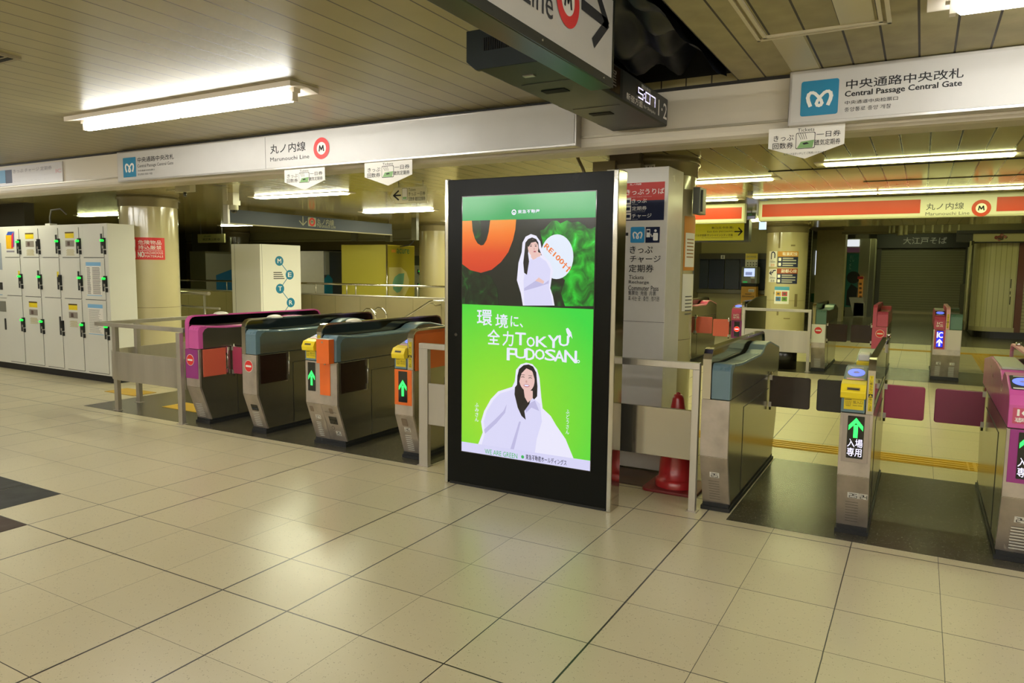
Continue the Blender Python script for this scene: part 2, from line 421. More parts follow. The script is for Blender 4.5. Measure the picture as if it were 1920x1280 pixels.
# inner side
DKW = mat('dim_wall_panel', '8d8668', .3, noise=.1, nscale=1)
w = MB(); w.box(-24, -5.9, 17.0, 17.2, 0, ZF, mat('back_wall_paint', 'b6ae84', .5, noise=.08, nscale=1)); struct(w, 'wall_inner_back')
w = MB(); w.box(-23.2, -23, 5, 17, 0, ZI, DKW); w.box(-6.0, -5.9, 17.2, 22.2, 0, ZF, DKW); struct(w, 'wall_inner_left')
w = MB(); w.box(XR+3.8, XR+4, 5, 34, 0, ZF, DKW); struct(w, 'wall_inner_right')
w = MB(); w.box(-12, XR+4, 33.6, 33.8, 0, ZF, DKW); struct(w, 'wall_far')
w = MB(); w.box(-24, -12.5, 6.35, 6.5, 0, ZI, mat('dark_partition', '2e2b20', .4)); struct(w, 'wall_locker_side')

# ------------------------------------------------------------------ ceiling lamps (they light the place)
TRAY = mat('lamp_tray_enamel', 'e9dfd2', .35)
TUBEO = mat('outer_lamp_tube', 'fff4e6', .4, emit=OUT_LAMP, ecol=OUT_COL)
TUBEI = mat('inner_lamp_tube', 'fffbe0', .4, emit=IN_LAMP, ecol=IN_COL)
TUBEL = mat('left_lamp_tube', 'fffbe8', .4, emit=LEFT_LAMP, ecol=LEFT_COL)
TUBEW = mat('beam_lamp_tube', 'fffbe8', .4, emit=13., ecol=LEFT_COL)
TUBED = mat('far_lamp_tube', 'fffbe0', .4, emit=DIM_LAMP, ecol=IN_COL)
def lamp(x0, x1, y, z, m, label, group, w=.26, r=.034, n=2, name='ceiling_light', flush=False):
    t = thing(name, ((x0+x1)/2, y, z), label, 'ceiling light', group)
    if flush:
        b = MB(); b.box(x0-.07, x1+.07, y-w/2, y+w/2, z-.008, z, TRAY); b.build('lamp_tray', t)
        L = (x1-x0)/n
        for k in range(n):
            b = MB(); b.prism([(y-w*.36, z-.008), (y+w*.36, z-.008), (y+w*.28, z-.02), (y-w*.28, z-.02)], 0, x0+k*L+.01, x0+(k+1)*L-.01, m); b.build('lamp_lens', t)
        return t
    b = MB(); b.prism([(y-w/2, z), (y+w/2, z), (y+w/2, z-.035), (y+w/2-.01, z-.035), (y+.03, z-.015), (y-.03, z-.015), (y-w/2+.01, z-.035), (y-w/2, z-.035)], 0, x0-.1, x1+.1, TRAY)
    b.box(x0-.03, x1+.03, y-.03, y+.03, z-.045, z-.012, TRAY); b.build('lamp_tray', t)
    L = (x1-x0)/n
    for k in range(n):
        b = MB(); a, c = x0+k*L+.012, x0+(k+1)*L-.012
        pts = [(a, y, z-.06), (a+.02, y, z-.06), (c-.02, y, z-.06), (c, y, z-.06)]
        b.tube(pts, [r*.6, r, r, r*.6], m, 12); b.build('lamp_tube', t)
    for xx in (x0, x1):
        b = MB(); b.box(xx-.012, xx+.012, y-.025, y+.025, z-.1, z-.02, TRAY); b.build('socket', t)
    return t
go = 'strip lights in the outer hall ceiling'
lamp(-6.22, -3.80, 3.69, ZO, TUBEO, 'long double strip light on the slatted ceiling above the left gates', go, r=.045)
lamp(.05, 2.7, 3.80, ZO, TUBEO, 'strip light at the top right corner above the ticket gates', go, r=.045)
lamp(-12.9, -10.2, 3.69, ZO, TUBEO, 'added strip light out of frame, in front of the lockers', go)  # unseen fixture, added for the light it gives
for yy, wy in ((-.4, 'nearer'), (-3.1, 'farther')):  # two rows out of view, added to brighten the hall's upright faces
    for xx, wx in ((-12.9, 'first'), (-9.64, 'second'), (-6.38, 'third'), (-3.12, 'fourth'), (.05, 'fifth'), (3.1, 'sixth')): lamp(xx, xx+2.6, yy, ZO, TUBEO, f'added unseen strip light over the open floor, {wx} from the left in the {wy} row', go, r=.045)
gi = 'strip lights beyond the ticket gates'
lamp(-.82, .60, 7.10, ZI, TUBEI, 'nearest bright strip light beyond the gates on the right', gi, w=.24, flush=True, n=1)
lamp(-1.96, .92, 9.82, ZI, TUBEI, 'long double strip light in front of the red and white line sign', gi, w=.24, flush=True)
lamp(.98, 3.9, 9.80, ZI, TUBEI, 'added strip light continuing out of frame in front of the red sign', gi, w=.24, flush=True)  # added past the frame edge for its light
lamp(-3.95, -1.40, 7.95, ZI, TUBEI, 'strip light just right of the round column with the ticket panel', gi, w=.24, flush=True)
lamp(-3.8, -2.20, 10.0, ZI, TUBEI, 'short strip light behind the column, above the red sign piece', gi, w=.24, flush=True, n=1)
lamp(1.9, 3.4, 7.10, ZI, TUBEI, 'added strip light out of frame to the right beyond the gates', gi, w=.24, flush=True, n=1)  # unseen, added to carry on the lamp pattern
lamp(-8.2, -6.58, 7.25, ZI, TUBEL, 'strip light in front of the dark blue hanging sign', gi, w=.24, flush=True, n=1)
lamp(-8.6, -7.18, 9.98, ZI, TUBEL, 'strip light below the small arrow ticket sign', gi, w=.24, flush=True, n=1)
lamp(-12.9, -10.9, 5.42, ZI, TUBEW, 'added unseen strip light tucked behind the beam above the lockers', gi, w=.24, flush=True)  # unseen lamp added to brighten the white pillar's front
lamp(-6.5, -4.7, 5.42, ZI, TUBEW, 'added unseen strip light tucked behind the beam above the orange gates', gi, w=.24, flush=True)  # added out of sight as extra light behind the beam
lamp(-14.8, -13.3, 12.0, ZI, TUBEW, 'strip light under the left end of the dark blue hanging sign', gi, w=.24, flush=True, n=1)
lamp(-14.7, -13.47, 8.53, ZI, TUBED, 'strip light above the white lockers at the left', gi, w=.24, flush=True, n=1)
lamp(-5.2, -3.8, 12.6, ZI, TUBEL, 'added strip light hidden behind the tall advertising screen', gi, w=.24, flush=True, n=1)  # hidden fixture added to raise the light level beyond the screen
lamp(-2.9, -1.5, 14.4, ZI, TUBED, 'added unseen strip light beyond the red sign, in front of the far column', gi, w=.24, flush=True, n=1)  # unseen lamp, added behind the sign
lamp(-.4, 1.0, 18.2, ZF, TUBED, 'added unseen strip light in the far hall before the shuttered shop', gi, w=.24, flush=True, n=1)  # this and the next two: unseen lamps added to the far hall
lamp(-8.5, -7.0, 19.5, ZF, TUBEI, 'added unseen strip light in front of the ticket office windows', gi, w=.24, flush=True, n=1)
lamp(-5.5, -4.1, 19.5, ZF, TUBEI, 'added unseen strip light above the money exchange machine', gi, w=.24, flush=True, n=1)

lamp(-8.6, -7.1, 12.5, ZI, TUBEL, 'added strip light hidden behind the tall screen, before the stairwell', gi, w=.24, flush=True, n=1)  # this and the next: hidden lamps added to brighten the left background
lamp(-8.4, -6.6, 14.2, ZI, TUBEL, 'added strip light hidden behind the tall screen, near the back wall', gi, w=.24, flush=True, n=1)
lamp(-.2, 1.3, 23.0, ZF, TUBEI, 'added unseen strip light in the far hall before the cream bulkhead', gi, w=.24, flush=True, n=1)  # from here on, unseen lamps added because the far hall was too dark
lamp(-1.6, .6, 29.0, ZF, TUBED, 'added unseen strip light close in front of the closed noodle shop', gi, w=.24, flush=True, n=1)
lamp(2.6, 4.0, 19.5, ZF, TUBEI, 'added unseen strip light in front of the closed rounded kiosk', gi, w=.24, flush=True, n=1)

# vents and hatch
t = thing('ceiling_vent', (-5.2, 2.36, ZO-.015), 'dark slotted vent at the left edge of the slatted ceiling', 'vent')
b = MB(); b.box(-6.0, -4.74, 2.28, 2.44, ZO-.015, ZO, mat('vent_frame', '8a7f62', .5)); b.build('frame', t)
b = MB(); b.box(-5.97, -4.77, 2.31, 2.36, ZO-.018, ZO-.014, VOID); b.box(-5.97, -4.77, 2.38, 2.41, ZO-.018, ZO-.014, VOID); b.build('slot', t)
t = thing('ceiling_hatch', (-.5, 3.6, ZO-.01), 'square access hatch with a pale frame in the worn ceiling', 'hatch')
HF = mat('hatch_frame', 'cfc6ab', .4)
b = MB()
for q in (0, .035):
    b.box(-.83+q, -.20-q, 4.10-q-.018, 4.10-q, ZO-.012, ZO, HF); b.box(-.83+q, -.812+q, 3.2, 4.10-q, ZO-.012, ZO, HF); b.box(-.218-q, -.20-q, 3.2, 4.10-q, ZO-.012, ZO, HF)
b.build('frame', t)
b = MB(); b.box(-.425, -.27, 3.2, 4.04, ZO-.004, ZO, mat('hatch_clean_panel', 'bdb48e', .3)); b.box(-.765, -.61, 4.12, 4.88, ZO-.004, ZO, MATS['hatch_clean_panel']); b.build('clean_panel', t)
# plastic sheet in the opening
b = MB(); n = 26; SHEET = mat('blue_plastic_sheet', '0a0f1e', .5, noise=.2, nscale=5)
for i in range(n+1):
    for j in range(n+1):
        u, v = i/n, j/n
        x = HX0+.02+(HX1-HX0-.08)*u; y = HY0+.05+(HY1-HY0-.1)*v
        z = ZO+.07+.12*math.sin(3.1*u+1.7*v)*math.cos(5*v-2*u)+.04*math.sin(17*u+9*v)+.03*math.sin(23*v-11*u)+.1*(1-u)
        if u > .97: z = ZO+.0+.02*math.sin(20*v)
        b.v.append((x, y, z))
k = b.mi(SHEET)
for i in range(n):
    for j in range(n): b.f.append((i*(n+1)+j, (i+1)*(n+1)+j, (i+1)*(n+1)+j+1, i*(n+1)+j+1)); b.m.append(k); b.sm.append(True)
b.build('plastic_sheet', label='crumpled dark blue plastic sheet hanging in the open ceiling gap', cat='plastic sheet')
# small fittings on the inner ceiling
b = MB(); b.box(-1.35, 2.9, 7.40, 7.44, ZI-.006, ZI, VOID); b.build('ceiling_slot', label='long thin dark slot in the glossy ceiling behind the first strip light', cat='vent')
b = MB(); b.box(-.6, 2.9, 8.63, 8.68, ZI-.006, ZI, mat('slot_grey', '4a4530', .5)); b.build('ceiling_slot', label='second thin grey slot in the glossy ceiling, nearer the red sign', cat='vent')

# ------------------------------------------------------------------ columns
def column(cx, cy, r, z1, label, cap=True, m=CREAM, band=True):
    t = thing('round_column', (cx, cy, 0), label, 'column')
    b = MB(); b.lathe(cx, cy, [(r, 0), (r, z1)], m, 48); b.build('shaft', t)
    if cap:
        b = MB(); b.lathe(cx, cy, [(r+.002, z1-.16), (r+.012, z1-.155), (r+.012, z1-.07), (r+.03, z1-.06), (r+.03, z1-.025), (r+.016, z1-.02), (r+.016, z1-.001)], mat('column_collar', '8d8468', .25, .3), 48); b.build('collar', t)
    b = MB(); b.lathe(cx, cy, [(r+.012, 0), (r+.012, .12), (r, .125)], mat('column_base', '6d6350', .4), 48); b.build('base', t)
    if band:
        b = MB(); b.lathe(cx, cy, [(r+.001, 1.0), (r+.001, 1.005)], mat('joint_line', '5f5638', .6), 48); b.build('tile_joint', t)
    return t
c1 = column(-2.13, 6.3, .38, ZI, 'glossy cream round column standing behind the white ticket panel')
c2 = column(-9.64, 6.55, .38, ZI, 'glossy cream round column with a red hazard sign, right of the lockers')
c3 = column(-2.5, 16.2, .41, ZI, 'cream round column beyond the gates carrying blue direction posters')
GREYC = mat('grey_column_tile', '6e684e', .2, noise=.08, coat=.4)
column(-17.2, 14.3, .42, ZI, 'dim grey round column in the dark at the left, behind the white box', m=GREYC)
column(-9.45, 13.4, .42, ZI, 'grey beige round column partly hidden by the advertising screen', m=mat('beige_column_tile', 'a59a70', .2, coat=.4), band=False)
b = MB(); b.box(-3.05, -2.2, 25.7, 26.4, 0, ZF, mat('cream_pillar_paint', 'c9bd88', .4, noise=.06)); b.build('square_pillar', label='plain cream square pillar far behind the poster column', cat='pillar')
b = MB(); b.box(-2.36, -1.88, 31.6, 32.3, 0, ZF, mat('grey_stone', '77705c', .3, noise=.1)); b.build('square_pillar', label='grey stone pillar left of the shuttered noodle shop', cat='pillar')
b = MB(); b.box(-20.6, -19.6, 13.5, 14.5, 0, ZI, mat('dark_stone', '39351f', .25)); b.box(-19.3, -18.6, 14.5, 15.0, 0, ZI, mat('grey_stone2', '5a543a', .2)); b.build('dark_pillar', label='dark polished pillar pair in the gloom at the left', cat='pillar')
# number plate of the column
b = MB(); F = Face((-2.13+.41*math.sin(.10), 6.3-.41*math.cos(.10), 0), (1, .05, 0), (0, 0, 1))
mark(b, F, R4(.0, 2.385, .115, 2.47), PAPER, .006); text(b, F, '014', .008, 2.395, .107, 2.46, INK, d=.008, bold=.02)
b.build('number_plate', label='small white 014 plate at the top of the column', cat='plate')
# hazard sign, curved round the left column
def arc_mark(mb, cx, cy, r, poly, m):
    """poly in (arc length, z) on the cylinder, arc measured from angle a0"""
    pass
def curved(F2, cx, cy, r, a0):
    class C2:
        def p(s, u, v, d=0): a = a0+u/r; return (cx+(r+d)*math.cos(a), cy+(r+d)*math.sin(a), v)
    return C2()
def subdiv_rect(mb, F, u0, v0, u1, v1, m, d, n=14):
    for i in range(n):
        a, c = u0+(u1-u0)*i/n, u0+(u1-u0)*(i+1)/n
        mb.add([F.p(a, v0, d), F.p(c, v0, d), F.p(c, v1, d), F.p(a, v1, d)], [(0, 1, 2, 3)], m)
def ang_on(cx, cy, r, px, py):
    d = _ray(px, py); ox, oy = -cx, -cy; A = d[0]**2+d[1]**2; B = 2*(ox*d[0]+oy*d[1]); Cc = ox*ox+oy*oy-r*r
    D = max(B*B-4*A*Cc, 0); t = (-B-math.sqrt(D))/2/A; return math.atan2(d[1]*t-cy, d[0]*t-cx), EYE+d[2]*t
a0, zt = ang_on(-9.64, 6.55, .38, 231, 444); a1, zb = ang_on(-9.64, 6.55, .38, 309.5, 487)
_, zt2 = ang_on(-9.64, 6.55, .38, 309, 447); zt = (zt+zt2)/2; _, zb0 = ang_on(-9.64, 6.55, .38, 232, 486); zb = (zb+zb0)/2
W2 = (a1-a0)*.38; H2 = zt-zb
F = curved(None, -9.64, 6.55, .38, a0)
t = thing('warning_sign', F.p(W2/2, zb, 0), 'red and white hazardous materials warning sign wrapped on the left column', 'warning sign')
b = MB(); subdiv_rect(b, F, 0, zb, W2, zt, RED, .004); subdiv_rect(b, F, W2*.03, zb+H2*.07, W2*.36, zt-H2*.1, PAPER, .005, 6); b.build('plate', t)
b = MB()
text(b, F, '危険物品', W2*.42, zb+H2*.68, W2*.92, zb+H2*.88, INKW, d=.006); text(b, F, '持込厳禁', W2*.42, zb+H2*.45, W2*.92, zb+H2*.65, INKW, d=.006)
subdiv_rect(b, F, W2*.4, zb+H2*.4, W2*.95, zb+H2*.415, INKW, .006, 6)
text(b, F, 'NO', W2*.41, zb+H2*.1, W2*.545, zb+H2*.36, INKW, d=.006, bold=.03); text(b, F, 'HAZARDOUS', W2*.56, zb+H2*.25, W2*.95, zb+H2*.36, INKW, d=.006, bold=.02); text(b, F, 'MATERIALS', W2*.56, zb+H2*.1, W2*.95, zb+H2*.2, INKW, d=.006, bold=.02)
ring(b, F, W2*.19, zb+H2*.47, H2*.33, H2*.27, RED, .007)
stroke(b, F, [(W2*.10, zb+H2*.70), (W2*.28, zb+H2*.25)], H2*.05, RED, .008)
mark(b, F, ell(W2*.19, zb+H2*.36, H2*.13, H2*.09), INK, .006); mark(b, F, R4(W2*.15, zb+H2*.5, W2*.23, zb+H2*.64), INK, .006); mark(b, F, ell(W2*.2, zb+H2*.66, H2*.05), INK, .006)
b.build('lettering', t)
b = MB(); q0, z0 = ang_on(-9.64, 6.55, .38, 229, 370); F = curved(None, -9.64, 6.55, .38, q0)
subdiv_rect(b, F, 0, z0-.09, .05, z0, mat('old_tag', '7d6b52', .6), .003, 3); b.build('wall_tag', label='small brown tag near the top of the left column', cat='tag')
# strip posters on the right side of the front column
F = curved(None, -2.13, 6.3, .38, math.radians(-28))
for (s0, s1, z0, z1, m1, m2, lab) in ((.02, .25, 1.60, 2.06, mat('orange_poster', 'd08a3a', .5), PAPER, 'orange and white poster on the right side of the column, topmost'),
                                     (.02, .25, 1.25, 1.57, PAPER, INKG, 'small white notice on the right side of the column, below the orange poster')):
    b = MB(); subdiv_rect(b, F, s0, z0, s1, z1, m1, .004, 8); subdiv_rect(b, F, s0+.02, z0+.03, s1-.02, z1-.14, PAPER, .005, 6)
    for k in range(6): subdiv_rect(b, F, s0+.04, z1-.2-k*.03, s1-.06, z1-.19-k*.03, m2 if m2 is not PAPER else BROWN, .006, 4)
    b.build('poster', label=lab, cat='poster')
b = MB(); p = atY(1303, 402, 6.2); q = atY(1318, 352, 6.2)
b.box(p[0], q[0], 6.12, 6.32, p[2], q[2], mat('grey_box', '6c6f68', .35, .3)); b.box(q[0]-.01, q[0]+.012, 6.16, 6.19, p[2]+.02, q[2]-.02, DARKPL); b.build('junction_box', bevel=.004, label='grey metal box fixed to the right side of the column top', cat='box')
# metal brackets at the column head
b = MB(); BR = mat('bracket_metal', '8a8068', .4, .5)
b.box(-2.47, -2.27, 5.75, 5.93, 2.40, 2.50, BR); b.box(-2.30, -2.06, 5.78, 5.92, 2.40, 2.47, BR); b.box(-2.34, -2.08, 5.80, 5.93, 2.47, 2.555, mat('bracket_dark', '6b604c', .5)); b.tube([(-2.62, 5.75, 2.56), (-2.55, 5.72, 2.45), (-2.5, 5.70, 2.35)], .014, BR)
b.build('column_bracket', label='riveted metal bracket above the white ticket panel', cat='bracket')

# ------------------------------------------------------------------ white ticket panel in front of the column
def metro_m(mb, F, u0, v0, u1, v1, bg, fg=INKW, d=.002, r=.01):
    w, h = u1-u0, v1-v0
    mark(mb, F, rr(u0, v0, u1, v1, r), bg, d)
    P = lambda a, c: (u0+a*w, v0+c*h)
    K = [(.26, .29), (.21, .42), (.19, .52), (.21, .61), (.26, .655), (.32, .655), (.38, .625), (.46, .54), (.545, .42), (.575, .34), (.55, .29), (.5, .275)]
    L = [P(a, c) for a, c in K]+[P(1-a, c) for a, c in K[::-1]]
    for i in range(len(L)-1): stroke(mb, F, L[i:i+2], w*(.085 if 2 < i < len(L)-4 else .10), fg, d+.001+.00002*i)
t = thing('information_board', (-1.96, 5.64, 0), 'tall white ticket and recharge information panel between the screen and the column', 'information panel')
b = MB(); b.box(-2.22, -1.715, 5.45, 5.84, .02, 2.385, WHITEG); b.build('board', t, bevel=.004)
b = MB(); b.box(-2.22, -1.715, 5.448, 5.45, 1.195, 1.198, INKG); b.build('joint', t)
F = FY(5.45)
b = MB()
A = atY(1171, 377, 5.449); B2 = atY(1247, 340, 5.449); mark(b, F, R4(A[0], A[2], B2[0], B2[2]), mat('poster_red', 'c33a34', .5), .002)
C2_ = atY(1171, 414, 5.449); mark(b, F, R4(A[0], C2_[2], B2[0], A[2]), NAVY, .002)
b.build('poster', t)
b = MB()
textp(b, 5.449, '丸ノ内線', 1181, 348, 1203, 343, INKW, d=.004); textp(b, 5.449, 'きっぷうりば', 1173, 366, 1246, 352, INKW, d=.004, bold=.03)
textp(b, 5.449, 'Automatic ticket machine', 1173, 370.5, 1222, 367.5, INKW, d=.004); 
for s, y0, y1, en in (('きっぷ', 381, 372, 'Ticket'), ('定期券', 395, 386, 'Commuter pass'), ('チャージ', 409, 400, 'Charge')):
    textp(b, 5.449, s, 1185, y0, 1185+(37 if s == 'チャージ' else 28), y1, INKW, d=.004, bold=.02)
    textp(b, 5.449, en, 1185, y0+3, 1185+len(en)*1.9, y0+1.2, INKW, d=.004)
    p = atY(1172.5, y0+3, 5.449); q = atY(1183.5, y1-1, 5.449); mark(b, F, R4(p[0], p[2], q[0], q[2]), PAPER, .003)
    mark(b, F, R4(p[0]+.008, p[2]+.015, q[0]-.008, q[2]-.015), NAVY, .004)
metro_m(b, F, *[v for p in (atY(1182, 455, 5.449), atY(1209, 425, 5.449)) for v in (p[0], p[2])], mat('panel_blue', '2f8fc4', .45))
p = atY(1210, 455, 5.449); q = atY(1237.5, 425, 5.449); mark(b, F, R4(p[0], p[2], q[0], q[2]), NAVY, .002)
w, h = q[0]-p[0], q[2]-p[2]
mark(b, F, R4(p[0]+.06*w, p[2]+.35*h, p[0]+.33*w, p[2]+.87*h), INKW, .003); mark(b, F, R4(p[0]+.1*w, p[2]+.65*h, p[0]+.29*w, p[2]+.8*h), NAVY, .004)
mark(b, F, ell(p[0]+.7*w, p[2]+.76*h, .09*w), INKW, .003); mark(b, F, rr(p[0]+.54*w, p[2]+.14*h, p[0]+.88*w, p[2]+.62*h, .06*w), INKW, .003); stroke(b, F, [(p[0]+.58*w, p[2]+.5*h), (p[0]+.45*w, p[2]+.38*h), (p[0]+.38*w, p[2]+.55*h)], .06*w, INKW, .003)
b.build('pictogram', t)
b = MB()
for s, x0, y0, x1, y1 in (('きっぷ', 1181, 475, 1224, 461), ('チャージ', 1181, 492, 1239, 479), ('定期券', 1179, 510, 1226, 496)):
    textp(b, 5.449, s, x0, y0, x1, y1, INK, bold=.02)
for s, x0, y0, x1, y1 in (('Tickets', 1179, 523, 1207, 516), ('Recharge', 1179, 533, 1217, 526), ('Commuter Pass', 1178, 544, 1235, 536), ('售票处  充值  月票', 1178, 553, 1230, 546), ('표 사는 곳   충전   정기권', 1178, 563, 1236, 556)):
    textp(b, 5.449, s, x0, y0, x1, y1, INK, bold=.015)
textp(b, 5.449, '町', 1164, 397, 1169, 390, INK)
p = atY(1163, 442, 5.449); q = atY(1178, 436, 5.449); mark(b, F, R4(p[0], p[2], q[0], q[2]), INK)
p = atY(1158, 562, 5.449); q = atY(1169.5, 541, 5.449); mark(b, F, rr(p[0], p[2], q[0], q[2], .012), RED); mark(b, F, rr(p[0]+.004, p[2]+.004, q[0]-.004, q[2]-.004, .01), PAPER, .002); mark(b, F, R4(p[0]+.01, p[2]+.025, q[0]-.012, q[2]-.03), RED, .003)
b.build('lettering', t)
# dirt scuffs low on the column and panel are in the noise of the tile

# ------------------------------------------------------------------ advertising screen
KY = 4.38
def em(name, c, s=1.0):
    if name in MATS: return MATS[name]
    m = bpy.data.materials.new(name); m.use_nodes = True; MATS[name] = m
    b = m.node_tree.nodes['Principled BSDF']; b.inputs['Base Color'].default_value = (.01, .01, .01, 1); b.inputs['Roughness'].default_value = .15
    b.inputs['Emission Color'].default_value = srgb(c); b.inputs['Emission Strength'].default_value = s; return m
def em_ramp(name, stops, axis=2, a=0, b_=1, radial=None, noise=None, s=1.0):
    """screen picture area: colours over position in metres"""
    m = bpy.data.materials.new(name); m.use_nodes = True; MATS[name] = m; nt = m.node_tree; N = nt.nodes.new; L = nt.links.new
    b = nt.nodes['Principled BSDF']; b.inputs['Base Color'].default_value = (.01, .01, .01, 1); b.inputs['Roughness'].default_value = .15
    g = N('ShaderNodeNewGeometry'); r = N('ShaderNodeMapRange'); r.inputs['From Min'].default_value = a; r.inputs['From Max'].default_value = b_
    if radial:
        v = N('ShaderNodeVectorMath'); v.operation = 'DISTANCE'; L(g.outputs['Position'], v.inputs[0]); v.inputs[1].default_value = radial; L(v.outputs['Value'], r.inputs['Value'])
    elif noise:
        n = N('ShaderNodeTexNoise'); n.inputs['Scale'].default_value = noise; n.inputs['Detail'].default_value = 7; n.inputs['Distortion'].default_value = 1.2; L(g.outputs['Position'], n.inputs['Vector']); L(n.outputs['Fac'], r.inputs['Value'])
    else:
        sp = N('ShaderNodeSeparateXYZ'); L(g.outputs['Position'], sp.inputs[0]); L(sp.outputs[axis], r.inputs['Value'])
    cr = N('ShaderNodeValToRGB'); L(r.outputs[0], cr.inputs[0])
    while len(cr.color_ramp.elements) < len(stops): cr.color_ramp.elements.new(.5)
    for e, (p, c) in zip(cr.color_ramp.elements, stops): e.position = p; e.color = srgb(c)
    L(cr.outputs[0], b.inputs['Emission Color']); b.inputs['Emission Strength'].default_value = s; return m
t = thing('advertising_screen', (-2.36, KY+.08, 0), 'tall black advertising display showing a bright green poster, in the middle of the floor', 'advertising screen')
b = MB(); b.box(-3.0, -1.735, KY, KY+.13, .02, 2.225, mat('screen_cabinet_black', '0a0c0a', .3, noise=.1, nscale=2, spec=.15)); b.build('cabinet', t, bevel=.004)
b = MB(); b.box(-3.03, -3.0, KY-.006, KY+.15, .0, 2.235, CHROME); b.build('side_trim', t, bevel=.008, seg=3)
b = MB(); b.box(-1.735, -1.70, KY-.006, KY+.15, .0, 2.235, CHROME); b.build('side_trim', t, bevel=.008, seg=3)
b = MB(); b.box(-2.99, -1.745, KY+.01, KY+.12, .0, .02, RUBBER); b.build('foot', t)
sx0, sx1, sz0, sz1 = -2.876, -1.853, .262, 2.10
zA, zB, zC = 1.934, 1.342, .332
F = FY(KY)
b = MB(); b.box(sx0-.006, sx1+.006, KY-.003, KY+.01, sz0-.006, sz1+.006, BLACK)
mark(b, F, R4(sx0, zA, sx1, sz1), em('screen_green', '14a04e'), .004)
mark(b, F, R4(sx0, zB, sx1, zA), em('screen_dark', '0c1410'), .004)
mark(b, F, R4(sx0, zC, sx1, zB), em_ramp('screen_lime', [(0, 'a4dc28'), (.45, '7ed82c'), (1, '30d23c')], radial=(-2.55, KY, .55), a=0, b_=.95), .004)
mark(b, F, R4(sx0, sz0, sx1, zC), em('screen_strip', 'd4d2f4'), .0042)
b.build('screen', t, label='lit green screen')
SP1 = lambda X, Y: tuple(atY(820+X/4, 300+Y/4, KY)[i] for i in (0, 2))
SP2 = lambda X, Y: tuple(atY(820+X/3.047, 560+Y/3.047, KY)[i] for i in (0, 2))
def clip(p, z0, z1): return (min(max(p[0], sx0), sx1), min(max(p[1], z0), z1))
def pic(mb, pts, m, d, S=SP1, z0=zB, z1=zA): mark(mb, F, [clip(S(*q), z0, z1) for q in pts], m, d)
LIL = em('cloth_white', 'd8d6f6'); LIL2 = em('cloth_shade', 'bcb8e0'); HAIR = em('hair_black', '120e14'); SKIN = em('skin_tone', 'e6bfb8'); WHT = em('picture_white', 'e8e6fa')
BUSH = em_ramp('picture_bush', [(0, '041a06'), (.35, '0a6a14'), (.62, '18a820'), (.8, '28cc34'), (1, '60e890')], noise=9, a=.25, b_=.78)
BUSHD = em_ramp('picture_bush_dark', [(0, '020a04'), (.5, '06280c'), (1, '0e6a1a')], noise=10, a=.3, b_=.75)
b = MB()
pic(b, [(188, 780), (250, 825), (330, 850), (400, 870), (450, 960), (462, 1090), (188, 1090)], BUSHD, .0048)
pic(b, [(850, 1095), (860, 900), (960, 940), (990, 1095)], BUSHD, .0048)
pic(b, [(770, 530), (800, 520), (830, 490), (860, 455), (900, 455), (925, 475), (975, 452), (1010, 470), (1060, 462), (1110, 490), (1125, 512), (1160, 515), (1192, 500), (1185, 1095), (960, 1095), (930, 1000), (960, 900), (890, 850), (800, 700), (790, 600)], BUSH, .005)
b.build('picture_foliage', t)
b = MB()
pic(b, [(188, 440), (594, 440), (588, 520), (570, 600), (535, 690), (480, 765), (410, 822), (330, 845), (250, 825), (188, 780)], em_ramp('picture_orange', [(0, 'c8301c'), (.45, 'dc4818'), (.75, 'f07414'), (1, 'f09028')], a=1.52, b_=1.93), .0052)
pic(b, [(262, 440), (268, 530), (285, 590), (305, 625), (330, 640), (350, 636), (372, 600), (388, 540), (400, 440)], em('picture_hole', '0a140c'), .0056)
pic(b, [(264, 440), (268, 530), (285, 590), (305, 625), (326, 610), (332, 520), (326, 440)], BUSHD, .0058)
b.build('picture_letter', t)
b = MB(); cx, cz = SP1(898, 725)
mark(b, F, ell(cx, cz, .122, .148), em('picture_ball', 'dfe8f8'), .006)
Fr = Face(F.p(*SP1(795, 662)), (math.cos(-.72), 0, math.sin(-.72)), (math.sin(.72), 0, math.cos(.72)))
text(b, Fr, 'RE100††', 0, 0, .25, .045, em('picture_orange_ink', 'e8741c'), bold=.05, d=.0075)
b.build('picture_ball', t)
# woman in white, upper picture
b = MB()
pic(b, [(882, 1090), (870, 1020), (850, 960), (860, 890), (872, 830), (850, 770), (800, 715), (785, 660), (775, 610), (745, 568), (705, 555), (665, 575), (642, 620), (636, 690), (612, 770), (600, 900), (630, 1000), (645, 1090)], WHT, .0064)
pic(b, [(868, 1090), (855, 1010), (840, 960), (848, 880), (852, 820), (820, 760), (770, 725), (735, 735), (700, 745), (668, 800), (650, 900), (655, 1090)], LIL, .0068)
pic(b, [(655, 960), (740, 905), (800, 930), (840, 900), (838, 925), (760, 950), (655, 980)], LIL2, .0071)
cx, cz = SP1(716, 632)
pic(b, [(660, 660), (664, 620), (685, 592), (715, 580), (745, 592), (762, 620), (765, 660), (788, 716), (770, 706), (750, 670), (690, 660), (684, 700), (692, 760), (676, 860), (655, 845), (648, 770), (655, 710)], HAIR, .0074)
pic(b, [(705, 690), (755, 690), (748, 735), (722, 748), (706, 728)], SKIN, .0076)
cx, cz = SP1(722, 657); mark(b, F, ell(cx, cz, .040, .056, rot=.12), SKIN, .008)
pic(b, [(668, 640), (700, 596), (740, 596), (764, 640), (742, 612), (708, 620), (690, 650)], HAIR, .0084)
for ex in (706, 742):
    cx, cz = SP1(ex, 645); mark(b, F, ell(cx, cz, .007, .0035), HAIR, .0086); mark(b, F, R4(cx-.009, cz+.010, cx+.009, cz+.0125), HAIR, .0086)
